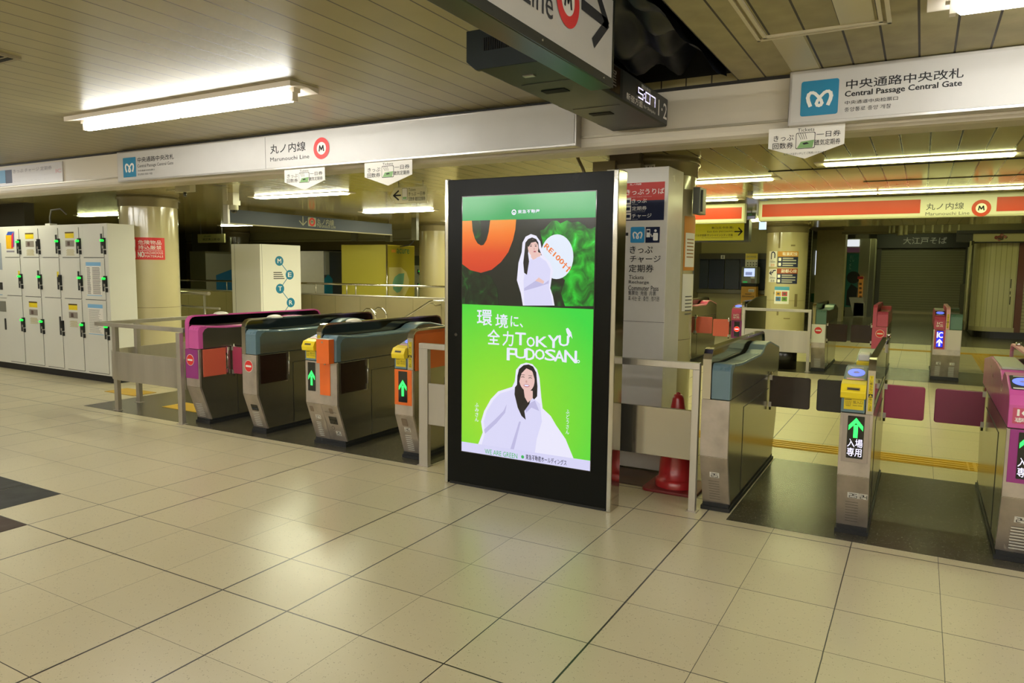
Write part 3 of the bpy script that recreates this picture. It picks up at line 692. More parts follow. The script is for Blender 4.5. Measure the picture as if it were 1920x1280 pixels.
cx, cz = SP1(735, 686); mark(b, F, ell(cx, cz, .010, .0045), em('lip_red', 'b0485a'), .0086); cx, cz = SP1(731, 667); mark(b, F, ell(cx, cz, .004, .006), em('skin_shade', 'cc9a92'), .0086)
pic(b, [(735, 715), (760, 690), (785, 700), (775, 722), (750, 730)], SKIN, .0087); pic(b, [(738, 905), (765, 880), (805, 908), (800, 928), (770, 915)], SKIN, .0087)
b.build('picture_woman', t)
# woman in white, lower picture
b = MB(); S = SP2
P2 = lambda pts, m, d: mark(b, F, [clip(S(*q), zC, zB) for q in pts], m, d)
P2([(236, 842), (262, 762), (252, 700), (270, 640), (308, 572), (350, 528), (430, 502), (445, 470), (452, 405), (478, 374), (510, 364), (545, 372), (572, 402), (586, 450), (596, 560), (604, 625), (650, 668), (680, 720), (735, 800), (780, 912), (500, 880)], WHT, .0064)
P2([(256, 840), (275, 765), (268, 700), (285, 640), (325, 575), (360, 540), (440, 515), (500, 560), (545, 560), (590, 600), (600, 700), (570, 800), (560, 885)], LIL, .0068)
P2([(270, 745), (330, 690), (380, 640), (400, 600), (390, 650), (340, 710), (275, 770)], LIL2, .0070); P2([(500, 610), (560, 580), (585, 640), (540, 620), (510, 650)], LIL2, .0070); P2([(420, 860), (470, 700), (480, 700), (440, 868)], LIL2, .0070)
P2([(460, 440), (470, 400), (496, 378), (525, 374), (550, 386), (568, 420), (575, 500), (573, 556), (556, 574), (540, 560), (528, 600), (500, 640), (508, 690), (484, 668), (462, 620), (444, 545), (446, 505), (458, 490)], HAIR, .0074)
P2([(496, 515), (548, 525), (548, 566), (520, 592), (502, 560)], SKIN, .0076)
cx, cz = S(514, 458); mark(b, F, ell(cx, cz, .061, .084, rot=.1), SKIN, .008)
P2([(463, 455), (474, 405), (505, 380), (548, 388), (570, 440), (562, 470), (546, 412), (512, 396), (484, 425), (472, 470)], HAIR, .0084)
for ex, ey in ((492, 446), (534, 451)):
    cx, cz = S(ex, ey); stroke(b, F, [(cx-.012, cz-.002), (cx, cz+.003), (cx+.012, cz-.001)], .004, HAIR, .0086); mark(b, F, R4(cx-.014, cz+.014, cx+.014, cz+.017), HAIR, .0086)
cx, cz = S(513, 495); mark(b, F, ell(cx, cz, .023, .010), em('lip_red', 'b0485a'), .0086); mark(b, F, ell(cx, cz+.001, .019, .006), WHT, .009)
cx, cz = S(512, 472); mark(b, F, ell(cx, cz, .007, .009), MATS['skin_shade'], .0086)
b.build('picture_woman', t)
b = MB(); INKS = em('screen_letter_white', 'e8e8fc')
def t1(s, x0, y0, x1, y1, m=INKS, S=SP2, **k):
    p, q = S(x0, y0), S(x1, y1); text(b, F, s, p[0], p[1], q[0], q[1], m, d=.010, **k)
t1('環', 230, 150, 318, 64, bold=.05); t1('境', 335, 165, 408, 88, bold=.05); t1('に、', 422, 160, 494, 100, bold=.05)
t1('全', 290, 258, 362, 176, bold=.05); t1('力', 376, 268, 440, 186, bold=.05)
for ch, x0, y0, x1, y1 in (('T', 450, 262, 508, 196), ('O', 515, 272, 560, 220), ('K', 568, 272, 632, 218), ('Y', 636, 278, 700, 212), ('U', 698, 268, 755, 212), ('F', 402, 350, 452, 284), ('U', 448, 338, 512, 288), ('D', 510, 348, 560, 286), ('O', 562, 345, 616, 290), ('S', 618, 350, 680, 292), ('A', 672, 356, 730, 298), ('N', 730, 362, 800, 298), ('。', 800, 366, 818, 348)):
    t1(ch, x0, y0, x1, y1, bold=.045)
mark(b, F, [S(*q) for q in ((738, 170), (750, 165), (768, 190), (776, 228), (764, 212), (756, 222), (742, 192))], INKS, .010)
t1('ふ\nみ\nさ\nん', 218, 698, 241, 594, bold=.03); t1('ふ\nど\nう\nさ\nん', 736, 770, 759, 632, bold=.03)
GK = em('screen_green_ink', '3cb45a'); DK = em('screen_dark_ink', '16183a')
t1('WE ARE GREEN', 275, 882, 461, 883, GK, bold=.01); t1('東急不動産ホールディングス', 508, 916, 742, 920, DK, bold=.04)
cx, cz = S(491, 901); mark(b, F, ell(cx, cz, .012), GK, .010)
t1('東急不動産', 608, 402, 774, 368, S=SP1, bold=.05); cx, cz = SP1(580, 392); ring(b, F, cx, cz, .019, .011, INKS, .010); mark(b, F, ell(cx, cz-.004, .006), INKS, .010)
b.build('lettering', t)
b = MB(); p = atY(855, 627, KY); b.tube([(p[0], KY+.01, p[2]), (p[0], KY-.003, p[2])], .012, BLACK, 14); b.build('sensor', t)

# ------------------------------------------------------------------ ticket gates
GL = 1.82
def slant(y0): return Face((0, y0+.12-.001, .05), (1, 0, 0), (0, -.12, .34))
def arrow(mb, F, cx, v0, v1, w, m, d):
    h = v1-v0; t = w*.15; 
    mark(mb, F, [(cx-t, v0), (cx+t, v0), (cx+t, v1-h*.35), (cx-t, v1-h*.35)], m, d)
    mark(mb, F, [(cx, v1), (cx-w/2, v1-h*.40), (cx-w/2, v1-h*.64), (cx, v1-h*.26)], m, d)
    mark(mb, F, [(cx, v1), (cx, v1-h*.26), (cx+w/2, v1-h*.64), (cx+w/2, v1-h*.40)], m, d)
def noentry(mb, F, cx, cz, r, d=.002, lit=False):
    mark(mb, F, ell(cx, cz, r*1.1), mat('sign_rim', 'e8e0d4', .4), d); mark(mb, F, ell(cx, cz, r), LEDR if lit else RED, d+.001); mark(mb, F, R4(cx-r*.72, cz-r*.17, cx+r*.72, cz+r*.17), LEDW if lit else PAPER, d+.002)
def rail(t, x0, x1, y0, glass=None, trim=None, side='L'):
    g = glass or BLACK
    prof = [(y0+.012, .77), (y0+.012, 1.03), (y0+.03, 1.065), (y0+.075, 1.09), (y0+1.74, 1.082), (y0+1.80, 1.06), (y0+1.825, 1.01), (y0+1.825, .77)]
    b = MB(); b.prism(prof, 0, x0+.012, x1-.012, g); b.build('rail_panel', t)
    out = [(0, .77), (0, 1.03), (.012, 1.065), (.04, 1.092), (.08, 1.10), (1.74, 1.092), (1.80, 1.075), (1.83, 1.03), (1.838, .96)]
    inn = [(.014, .77), (.014, 1.03), (.024, 1.058), (.048, 1.079), (.08, 1.086), (1.74, 1.078), (1.79, 1.063), (1.816, 1.03), (1.824, .96)]
    b = MB()
    for i in range(len(out)-1): b.prism([(y0+out[i][0], out[i][1]), (y0+out[i+1][0], out[i+1][1]), (y0+inn[i+1][0], inn[i+1][1]), (y0+inn[i][0], inn[i][1])], 0, x0, x1, trim or CHROME)
    b.build('rail_trim', t)
def dome(t, cx, cy, z=1.095):
    b = MB(); n = 8; pr = [(.075*math.cos(i/n*math.pi/2), z+.028*math.sin(i/n*math.pi/2)) for i in range(n+1)]
    b.lathe(cx, cy, pr, mat('sensor_dome_white', 'cfcabc', .3), 24); b.build('sensor_dome', t)
def seg_digits(mb, F, s, u0, v0, w, h, m, d=.002):
    D = {'0': 'abcdef', '1': 'bc', '2': 'abged', '3': 'abgcd', '4': 'fgbc', '5': 'afgcd', '6': 'afgedc', '7': 'abc', '8': 'abcdefg', '9': 'abcdfg'}
    cw = w/len(s); 
    for i, ch in enumerate(s):
        a, c = u0+i*cw+cw*.1, u0+(i+1)*cw-cw*.1; mid = v0+h/2
        S = dict(a=[(a, v0+h), (c, v0+h)], b=[(c, v0+h), (c, mid)], c=[(c, mid), (c, v0)], d=[(a, v0), (c, v0)], e=[(a, mid), (a, v0)], f=[(a, v0+h), (a, mid)], g=[(a, mid), (c, mid)])
        for q in D[ch]: stroke(mb, F, S[q], h*.13, m, d)
def flap(t, x_hinge, y, dx, m, z0=.515, z1=.765):
    b = MB(); xa, xb = sorted((x_hinge, x_hinge+dx)); e = .02 if dx > 0 else -.02
    r = .018; pts = rr(xa if dx < 0 else xa+.004, z0, xb if dx > 0 else xb-.004, z1, r, 4)
    b.prism(pts, 1, y-.014, y+.014, m); o = b.build('flap', t, bevel=.004)
    b = MB(); s = 1 if dx > 0 else -1
    for zz in (z0-.004, z1-.035):
        b.box(min(x_hinge-.0*s, x_hinge+.022*s), max(x_hinge, x_hinge+.022*s), y-.02, y+.02, zz, zz+.04, STEEL)
    b.tube([(x_hinge+.011*s, y, z0-.03), (x_hinge+.011*s, y, z1+.03)], .009, CHROME, 8); b.build('flap_hinge', o)
def body(t, x0, x1, y0, side=None):
    sd = side or STEEL_D
    b = MB(); pr = [(y0, .39), (y0+.12, .05), (y0+GL-.12, .05), (y0+GL, .39), (y0+GL, .77), (y0, .77)]
    b.prism(pr, 0, x0+.004, x1-.004, sd); b.build('body', t, bevel=.003)
    b = MB()  # front shell: slanted plate and upper plate, brushed
    b.prism([(y0-.002, .39), (y0+.118, .05), (y0+.135, .05), (y0+.02, .39)], 0, x0, x1, STEEL_F)
    b.prism([(y0-.002, .392), (y0+.02, .392), (y0+.02, .768), (y0-.002, .768)], 0, x0, x1, STEEL_F); b.build('front_shell', t, bevel=.002)
    b = MB(); b.box(x0-.006, x1+.006, y0+.095, y0+GL-.1, .003, .028, RUBBER); b.box(x0+.004, x1-.004, y0+.105, y0+GL-.11, .028, .052, RUBBER); b.build('plinth', t)
    b = MB()
    for xx in (x0+.003, x1-.003):
        b.box(xx-.0015, xx+.0015, y0+.02, y0+GL-.02, .768, .773, INK)
        b.box(xx-.0015, xx+.0015, y0+.455, y0+.459, .06, .66, INK); b.box(xx-.0015, xx+.0015, y0+.459, y0+1.4, .655, .659, INK)
    b.build('side_seams', t)
def vents(t, x0, x1, y0, num=None, m=None):
    F = slant(y0); b = MB()
    for k in range(8): mark(b, F, R4(x0+.04, .025+k*.02, x1-.045, .034+k*.02), m or WHITE, .002); mark(b, F, R4(x0+.04, .034+k*.02, x1-.045, .037+k*.02), INKG, .003)
    b.build('vent_slots', t)
    if num:
        b = MB(); mark(b, F, R4(x0+.05, .205, x0+.05+.062, .245), WHITE, .002); seg_digits(b, F, num, x0+.058, .211, .046, .026, INK, .004); b.build('number_plate', t)
def capE(t, x0, x1, y0, m, sidem=None):
    pr = [(y0-.004, .773), (y0-.004, .96), (y0+.01, .99), (y0+.03, 1.005), (y0+.33, .982), (y0+1.0, .978), (y0+1.10, .998), (y0+1.17, 1.032), (y0+1.25, 1.045), (y0+1.38, 1.043), (y0+1.72, .982), (y0+1.815, .965), (y0+1.815, .773)]
    b = MB(); b.prism(pr, 0, x0, x1, m); b.build('top_cover', t, bevel=.006)
    pi = [(y0+.05, .776), (y0+.05, .93), (y0+.075, .965), (y0+.11, .98), (y0+.33, .966), (y0+1.0, .962), (y0+1.10, .982), (y0+1.17, 1.016), (y0+1.25, 1.03), (y0+1.38, 1.028), (y0+1.72, .967), (y0+1.80, .95), (y0+1.80, .776)]
    b = MB(); b.prism(pi, 0, x1-.01, x1+.0015, sidem or STEEL_D); b.build('side_panel', t)
    b = MB(); b.box(x0+.02, x1-.02, y0+.36, y0+1.0, .9785, .981, mat('cover_inlay', '7e9aa0', .3) if m in (TEAL, TEAL2) else TRAYP); b.build('inlay', t)
def capI(t, x0, x1, y0, m, slot=True, tray=WHITE, ic=False, near=True):
    if ic: pr = [(y0-.004, .773), (y0-.004, .90), (y0+.02, .95), (y0+.06, .975), (y0+.24, 1.03), (y0+.36, 1.035), (y0+.46, .965), (y0+.60, 1.02), (y0+.95, 1.03), (y0+1.3, 1.03), (y0+1.815, .965), (y0+1.815, .773)]
    else: pr = [(y0-.004, .773), (y0-.004, .93), (y0+.02, .955), (y0+.22, 1.02), (y0+.34, 1.02), (y0+.40, .97), (y0+1.0, .965), (y0+1.1, 1.0), (y0+1.35, 1.03), (y0+1.6, 1.01), (y0+1.815, .965), (y0+1.815, .773)]
    b = MB(); b.prism(pr, 0, x0, x1, m); b.build('top_cover', t, bevel=.005)
    # card reader on the slope
    ya, za, yb, zb_ = (y0+.05, .972, y0+.24, 1.03) if ic else (y0+.03, .958, y0+.22, 1.02)
    Fs = Face((0, ya, za), (1, 0, 0), (0, yb-ya, zb_-za)); L = math.hypot(yb-ya, zb_-za); w = x1-x0
    b = MB(); mark(b, Fs, rr(x0+.012, .008, x1-.012, L-.004, .012), DARKPL if ic else mat('reader_grey', '8f9794', .3), .003)
    mark(b, Fs, R4(x0+.03, L-.022, x1-.03, L-.012), WHITE, .004); mark(b, Fs, R4(x0+.02, .012, x1-.02, .03), TRAYP if not ic else WHITE, .004)
    mark(b, Fs, ell((x0+x1)/2, L*.55, w*.36, L*.27), DISC, .005); mark(b, Fs, ell((x0+x1)/2, L*.55, w*.14, L*.08), mat('disc_centre', '7c7ba8', .4, emit=.5), .006)
    b.build('card_reader', t)
    F = FY(y0-.004)
    if slot:
        b = MB(); yy = y0-.03
        b.prism([(y0-.038, .862), (y0-.045, .90), (y0-.02, .945), (y0+.05, .965), (y0+.05, .862)], 0, x0-.004, x1+.002, YEL); b.build('ticket_slot_block', t, bevel=.004)
        Fq = Face((0, y0-.045, .90), (1, 0, 0), (0, .025, .045)); b = MB(); mark(b, Fq, R4(x0+.03, .012, x1-.03, .03), mat('slot_brown', '8a7428', .5), .003); mark(b, Fq, R4(x0+.035, .016, x1-.035, .024), INK, .004); b.build('ticket_slot', t)
        b = MB(); mark(b, F, R4(x0+.016, .792, x1-.008, .868), YELS, .002); b.build('yellow_label', t)
        if near:
            b = MB(); text(b, F, '投入口', x0+.065, .828, x1-.014, .846, INK, d=.003); text(b, F, 'Insert ticket', x0+.065, .814, x1-.014, .822, INK, d=.003, bold=0)
            for k in range(4): stroke(b, F, [(x0+.026+k*.009, .842), (x0+.028+k*.007, .812)], .0016, INK, .003)
            stroke(b, F, [(x0+.02, .850), (x0+.055, .851)], .003, INK, .003); stroke(b, F, [(x0+.028, .812), (x0+.05, .812)], .0016, INK, .003); b.build('lettering', t)
        b = MB(); b.box(x0+.03, x1-.03, y0+.75, y0+.93, 1.0, 1.045, WHITE); b.box(x0+.02, x1-.02, y0+.74, y0+.94, .965, 1.0, YEL); b.build('ticket_outlet', t, bevel=.008)
    elif ic:
        b = MB(); mark(b, F, R4(x0+.02, .80, x1-.012, .885), PINK2, .002); text(b, F, 'IC', x0+.04, .842, x1-.035, .878, INKW, d=.003, bold=.04); text(b, F, '専用', x0+.03, .806, x1-.03, .834, INKW, d=.003, bold=.02); b.build('lettering', t)
        b = MB(); b.box(x0+.012, x1-.012, y0+.50, y0+.56, .995, 1.0, TRAYP); b.box(x0+.012, x1-.012, y0+.62, y0+1.3, 1.022, 1.034, mat('tray_grey_green', 'a9b49c', .3)); b.build('tray', t)
def yellow_strip(t, x0, x1, y0):
    F = FY(y0); b = MB(); mark(b, F, R4(x0+.012, .79, x1-.012, 1.0), YELS, .0015); mark(b, F, R4(x0+.012, .872, x1-.012, .892), INK, .002); b.build('warning_strip', t)
    b = MB(); c = (x0+x1)/2; mark(b, F, [(c-.009, .876), (c+.009, .876), (c, .889)], YELS, .003)
    text(b, F, '下\nに\n乗\nら\nな\nい', x0+.015, .895, x1-.015, .995, INK, d=.003, bold=0); text(b, F, '扉\nに\nご\n注\n意', x0+.015, .793, x1-.015, .868, INK, d=.003, bold=0); b.build('lettering', t)
def display(t, x0, x1, y0, kind, surround=None, z0=.50, z1=.755):
    F = FY(y0-.002)
    if surround: b = MB(); b.box(x0, x1, y0-.006, y0, .475, .768, surround); b.build('face_panel', t, bevel=.002); F = FY(y0-.006)
    c = (x0+x1)/2; hw = .045
    b = MB(); mark(b, F, rr(c-hw, z0, c+hw, z1, .004), BLACK, .002); d = b.build('display', t)
    b = MB()
    if kind == 'full':
        arrow(b, F, c, z0+.125, z1-.01, .078, LEDG2, .004); o = b.build('arrow', d)
        b = MB(); text(b, F, '入場\n専用', c-.041, z0+.012, c+.041, z0+.118, LEDW, d=.004, bold=.01); b.build('lettering', d)
    elif kind == 'arrow': arrow(b, F, c, z0+.05, z1-.07, .078, LEDG2, .004); b.build('arrow', d)
    elif kind == 'ic':
        mark(b, F, R4(c-hw+.004, z0+.01, c+hw-.004, z1-.01), LEDB, .003); text(b, F, 'IC', c-.036, z0+.145, c+.036, z1-.025, LEDW, d=.004, bold=.05); arrow(b, F, c, z0+.02, z0+.13, .074, LEDW, .004); b.build('lettering', d)
    elif kind == 'stop': noentry(b, F, c, (z0+z1)/2, .042, d=.003, lit=True); b.build('no_entry_light', d)
def pocket(t, x1, y0, m, z0=.49, z1=.765, L=.33):
    b = MB(); b.box(x1-.003, x1+.003, y0+.045, y0+.045+L, z0, z1, m); o = b.build('stowed_flap', t, bevel=.002)
    b = MB(); ya = y0+.045+L
    b.box(x1-.002, x1+.012, ya-.004, ya+.014, z0-.01, z0+.055, CHROME); b.box(x1-.002, x1+.012, ya-.004, ya+.014, z1-.055, z1+.01, CHROME); b.tube([(x1+.006, ya+.02, z0), (x1+.006, ya+.02, z1)], .008, CHROME, 8); b.build('flap_hinge', o)
GRP = 'ticket gates of the front row'
Y0 = 4.68
def gate(x0, x1, y0, label, grp): return thing('ticket_gate', ((x0+x1)/2, y0+GL/2, .003 if False else 0), label, 'ticket gate', grp)
# A: magenta gate beside the steel rail
t = gate(-6.38, -6.18, Y0, 'magenta ticket gate with a no-entry disc, leftmost of the row beside the steel guard rail', GRP)
body(t, -6.38, -6.18, Y0); rail(t, -6.38, -6.33, Y0, trim=PINK); capE(t, -6.325, -6.18, Y0, PINK); dome(t, -6.35, 5.09)
b = MB(); b.box(-6.38, -6.195, Y0-.006, Y0-.002, .475, .768, PINKP); b.build('face_panel', t)
b = MB(); noentry(b, FY(Y0-.006), -6.305, .66, .052); b.build('no_entry_sign', t)
pocket(t, -6.18, Y0, FLAPS, z0=.49, L=.27); flap(t, -6.17, Y0+.40, .14, FLAPM, .49, .765); vents(t, -6.38, -6.20, Y0)
# B: blue grey gate
t = gate(-5.56, -5.37, Y0, 'blue-grey ticket gate with a no-entry disc on bare steel, second from the left', GRP)
body(t, -5.56, -5.37, Y0); rail(t, -5.56, -5.51, Y0); capE(t, -5.505, -5.37, Y0, TEAL); dome(t, -5.54, 5.07)
b = MB(); noentry(b, FY(Y0-.002), -5.47, .66, .052); b.build('no_entry_sign', t); pocket(t, -5.37, Y0, FLAPB); flap(t, -5.57, Y0+.40, -.12, FLAPM, .49, .765)
F = slant(Y0); b = MB(); mark(b, F, rr(-5.50, .19, -5.41, .255, .006), BLACK, .003); mark(b, F, R4(-5.49, .20, -5.42, .225), mat('window_dark', '2a3038', .2), .004); b.build('window', t); vents(t, -5.55, -5.38, Y0)
# C: double gate, yellow slot left, orange box in front of the right half
t = gate(-4.74, -4.37, Y0, 'double ticket gate with an orange box and yellow slot, third from the left', GRP)
body(t, -4.74, -4.37, Y0); capI(t, -4.74, -4.605, Y0, TEAL); rail(t, -4.60, -4.545, Y0, trim=CHROME); yellow_strip(t, -4.60, -4.545, Y0); capE(t, -4.54, -4.37, Y0, TEAL); dome(t, -4.575, 5.13)
b = MB(); b.box(-4.54, -4.395, Y0-.07, Y0-.004, .765, .975, ORANGE); b.box(-4.541, -4.394, Y0-.07, Y0-.004, .975, .978, WHITE); b.build('orange_box', t, bevel=.004)
b = MB(); b.tube([(-4.47, Y0-.04, .752), (-4.47, Y0-.04, .766)], .009, CHROME, 8); b.tube([(-4.47, Y0-.072, .95), (-4.47, Y0-.068, .95)], .008, CHROME, 8); b.build('lock', t)
b = MB(); b.box(-4.565, -4.445, Y0-.006, Y0-.001, .475, .766, ORANGE); b.build('orange_panel', t)
display(t, -4.73, -4.60, Y0, 'arrow'); pocket(t, -4.37, Y0, FLAPB)
b = MB(); b.box(-4.56, -4.557, Y0+.0, Y0+.002, .06, .1, INKG); F = slant(Y0); mark(b, F, R4(-4.562, .0, -4.559, .35), INKG, .003); mark(b, F, R4(-4.54, .288, -4.40, .292), INKG, .003); b.build('panel_joint', t)
b = MB(); mark(b, F, rr(-4.51, .17, -4.42, .245, .006), BLACK, .003); b.build('window', t)
vents(t, -4.72, -4.58, Y0, '27'); b = MB(); mark(b, F, R4(-4.47, .055, -4.415, .10), WHITE, .002); seg_digits(b, F, '26', -4.463, .062, .042, .03, INK, .004); mark(b, F, ell(-4.49, .13, .018), INKG, .003); mark(b, F, ell(-4.49, .13, .014), STEEL_F, .004); b.build('number_plate', t)
b = MB()
for xx in (-4.69, -4.46): mark(b, F, rr(xx-.022, .275, xx+.022, .33, .008), mat('worn_hinge_plate', '7a6a58', .5), .003)
b.build('floor_plate', t)
# D: orange gate beside the screen
t = gate(-3.735, -3.55, Y0, 'orange ticket gate with a yellow slot and green arrow, partly hidden by the tall screen', GRP)
body(t, -3.735, -3.55, Y0); capI(t, -3.735, -3.61, Y0, TEAL); rail(t, -3.605, -3.55, Y0, glass=ORANGE, trim=CHROME); yellow_strip(t, -3.605, -3.55, Y0)
b = MB(); b.box(-3.552, -3.546, Y0+.03, Y0+1.78, .76, 1.06, ORANGE); b.build('side_panel', t)
display(t, -3.735, -3.56, Y0, 'arrow', ORANGE); vents(t, -3.72, -3.57, Y0, '26')
b = MB(); mark(b, slant(Y0), rr(-3.68, .26, -3.62, .33, .01), MATS['worn_hinge_plate'], .003); b.build('floor_plate', t)
# 25
t = gate(-1.205, -1.025, Y0, 'blue-grey ticket gate numbered 25 beside the red traffic cone, no sign on its front', GRP)
body(t, -1.205, -1.025, Y0); rail(t, -1.205, -1.150, Y0, glass=mat('smoked_glass', '2c2c22', .06, coat=.6)); capE(t, -1.145, -1.025, Y0, TEAL); vents(t, -1.195, -1.04, Y0, '25', STEEL_F)
flap(t, -1.022, 6.08, .31, FLAPB)
# 24
t = gate(-.375, -.2, Y0, 'narrow ticket gate numbered 25 and 24 with a yellow slot and lit entry display', GRP)
body(t, -.375, -.2, Y0); capI(t, -.375, -.245, Y0, TEAL); rail(t, -.24, -.2, Y0, glass=MATS['smoked_glass']); yellow_strip(t, -.243, -.197, Y0); display(t, -.36, -.215, Y0, 'full', mat('display_steel', 'a89e98', .35, .7))
vents(t, -.365, -.21, Y0, '25', STEEL_F); b = MB(); F = slant(Y0); mark(b, F, R4(-.25, .205, -.205, .245), WHITE, .002); seg_digits(b, F, '24', -.246, .211, .038, .026, INK, .004); b.build('number_plate', t)
flap(t, -.378, 6.08, -.285, FLAPK); flap(t, -.197, 6.08, .27, FLAPM)
b = MB(); b.tube([(-.2, 6.42, 1.09), (-.2, 6.42, 1.125)], .016, CHROME, 8); b.build('rail_knob', t)
# 23
t = gate(.45, .65, Y0, 'magenta IC-only ticket gate with a blue reader and lit arrow, at the right edge', GRP)
body(t, .45, .65, Y0); capI(t, .45, .60, Y0, PINK, slot=False, ic=True); rail(t, .605, .65, Y0, glass=MATS['smoked_glass'], trim=TRAYP); display(t, .465, .635, Y0, 'full', PINKP); vents(t, .47, .64, Y0, '24')
flap(t, .447, 6.08, -.31, mat('dark_raspberry_flap', '8e2f52', .35, coat=.2)); b = MB(); b.tube([(.625, 6.2, 1.09), (.625, 6.2, 1.12)], .018, CHROME, 8); b.build('rail_knob', t)
# far row
YF = 12.45; G2 = 'ticket gates of the far row'
t = gate(-3.65, -3.45, YF, 'rose ticket gate with a salmon flap across the passage, leftmost of the far row', G2)
DSS = mat('dark_steel_side', '4e4a38', .2, .8)
body(t, -3.65, -3.45, YF, DSS); rail(t, -3.65, -3.60, YF, glass=DSS); capE(t, -3.595, -3.45, YF, PINK2, DSS)
b = MB(); b.box(-3.65, -3.46, YF-.006, YF-.002, .4, .98, PINK2); b.build('face_panel', t); flap(t, -3.447, YF+.34, .29, FLAPS, .5, .79)
t = gate(-2.76, -2.53, YF, 'rose IC-only ticket gate with a glowing red no-entry light, beside the far guard rail', G2)
body(t, -2.76, -2.55, YF); capI(t, -2.76, -2.60, YF, PINK2, slot=False, ic=True); rail(t, -2.595, -2.55, YF, glass=MATS['dark_steel_side']); display(t, -2.75, -2.57, YF, 'stop', PINKP); flap(t, -2.763, YF-.1, -.27, FLAPS, .5, .79); yellow_strip(t, -2.597, -2.552, YF)
b = MB(); b.prism([(YF, .1), (YF+.05, 1.05), (YF+.9, 1.14), (YF+1.8, 1.14), (YF+1.8, .1)], 0, -2.549, -2.52, MATS['dark_steel_side']); b.build('side_shield', t)
t = gate(-1.49, -1.28, YF, 'green-grey ticket gate with a no-entry disc on white, beside the far guard rail', G2)
body(t, -1.49, -1.28, YF); rail(t, -1.49, -1.44, YF, glass=MATS['dark_steel_side']); capE(t, -1.435, -1.28, YF, TEAL2, MATS['dark_steel_side'])
b = MB(); b.box(-1.49, -1.29, YF-.006, YF-.002, .475, .768, WHITE); b.build('face_panel', t); b = MB(); noentry(b, FY(YF-.006), -1.39, .67, .055); b.build('no_entry_sign', t); vents(t, -1.48, -1.30, YF, None)
flap(t, -1.277, YF+.1, .30, FLAPB, .5, .78)
t = gate(-.62, -.41, YF, 'rose ticket gate with a no-entry disc, between the green-grey gate and the lit IC gate', G2)
body(t, -.62, -.41, YF, STEEL_D); rail(t, -.62, -.565, YF, trim=PINK2, glass=PINK2); capE(t, -.56, -.41, YF, PINK2, PINK2)
b = MB(); b.box(-.62, -.42, YF-.006, YF-.002, .395, .768, PINK2); b.build('face_panel', t); b = MB(); noentry(b, FY(YF-.006), -.51, .665, .055); b.build('no_entry_sign', t); flap(t, -.623, YF+.1, -.30, FLAPB, .5, .78)
t = gate(.2, .56, YF, 'double ticket gate with a lit blue IC arrow display, rightmost of the far row', G2)
body(t, .2, .56, YF); capI(t, .2, .345, YF, PINK2, slot=False, ic=True); rail(t, .35, .40, YF, glass=PINK2, trim=TRAYP); yellow_strip(t, .35, .40, YF); capE(t, .405, .56, YF, TEAL2); display(t, .215, .355, YF, 'ic', PINK2); vents(t, .21, .36, YF, '12'); vents(t, .385, .54, YF, '11')
b = MB(); b.box(.38, .555, YF-.005, YF-.001, .475, .766, mat('pale_steel', 'bdb6aa', .4, .5)); b.build('face_panel', t)

# ------------------------------------------------------------------ guard rails
def guard(x0, x1, y, label, z=1.0, post=.045, zp=(.345, .68), both=True, ends=(1, 1), pm=STEEL):
    t = thing('guard_rail', ((x0+x1)/2, y, 0), label, 'guard rail')
    b = MB(); b.box(x0, x1, y-.022, y+.022, z-.045, z, STEEL); b.build('top_rail', t, bevel=.003)
    for e, xx in zip(ends, (x0, x1-post)):
        if e:
            b = MB(); b.box(xx, xx+post, y-.022, y+.022, 0, z-.045, STEEL); b.box(xx-.015, xx+post+.015, y-.035, y+.035, 0, .006, STEEL_F); b.build('post', t, bevel=.002)
    b = MB(); b.box(x0+post*ends[0], x1-post*ends[1], y-.012, y+.012, zp[0], zp[1], pm); b.build('panel', t, bevel=.003)
    return t
guard(-1.86, -1.225, 4.70, 'steel guard rail with a solid panel between the screen and gate 25', pm=mat('polished_panel', 'b4aea2', .13, .9))
guard(-3.475, -2.9, 4.68, 'steel guard rail panel just left of the advertising screen', post=.085)
guard(-2.56, -1.49, 12.36, 'steel guard rail with a pale panel in the far gate row', zp=(.30, .655))
# left rounded rail
t = thing('guard_rail', (-7.3, 4.9, 0), 'low steel guard rail with a rounded corner, left of the magenta gate', 'guard rail')
path = [(-6.42, 4.71), (-7.55, 4.71), (-7.68, 4.73), (-7.79, 4.79), (-7.86, 4.89), (-7.89, 5.03), (-7.92, 5.6), (-7.95, 6.6)]
def wallstrip(mb, path, z0, z1, th, m):
    P = [Vector(p) for p in path]; L = []; R_ = []
    for i, p in enumerate(P):
        tt = (P[min(i+1, len(P)-1)]-P[max(i-1, 0)]).normalized(); n = Vector((-tt.y, tt.x))*th/2; L.append(p+n); R_.append(p-n)
    for i in range(len(P)-1):
        q = [L[i], L[i+1], R_[i+1], R_[i]]; v = [(a.x, a.y, z0) for a in q]+[(a.x, a.y, z1) for a in q]
        mb.add(v, [(0, 1, 2, 3), (4, 5, 6, 7), (0, 1, 5, 4), (1, 2, 6, 5), (2, 3, 7, 6), (3, 0, 4, 7)], m)
b = MB(); wallstrip(b, path, .345, .655, .02, STEEL); b.build('panel', t)
b = MB(); wallstrip(b, [(-6.42, 4.71), (-7.93, 4.71)], .925, .968, .05, STEEL); wallstrip(b, [(-7.905, 4.735), (-7.95, 6.6)], .925, .968, .05, STEEL); b.build('top_rail', t, bevel=.003)
for (px, py) in ((-6.43, 4.65), (-7.63, 4.735), (-7.88, 5.15), (-7.94, 6.5)):
    b = MB(); b.box(px-.03, px+.03, py-.022, py+.022, 0, .925 if px < -6.4 else 1.0, STEEL); b.box(px-.045, px+.045, py-.035, py+.035, 0, .006, STEEL_F); b.build('post', t, bevel=.002)

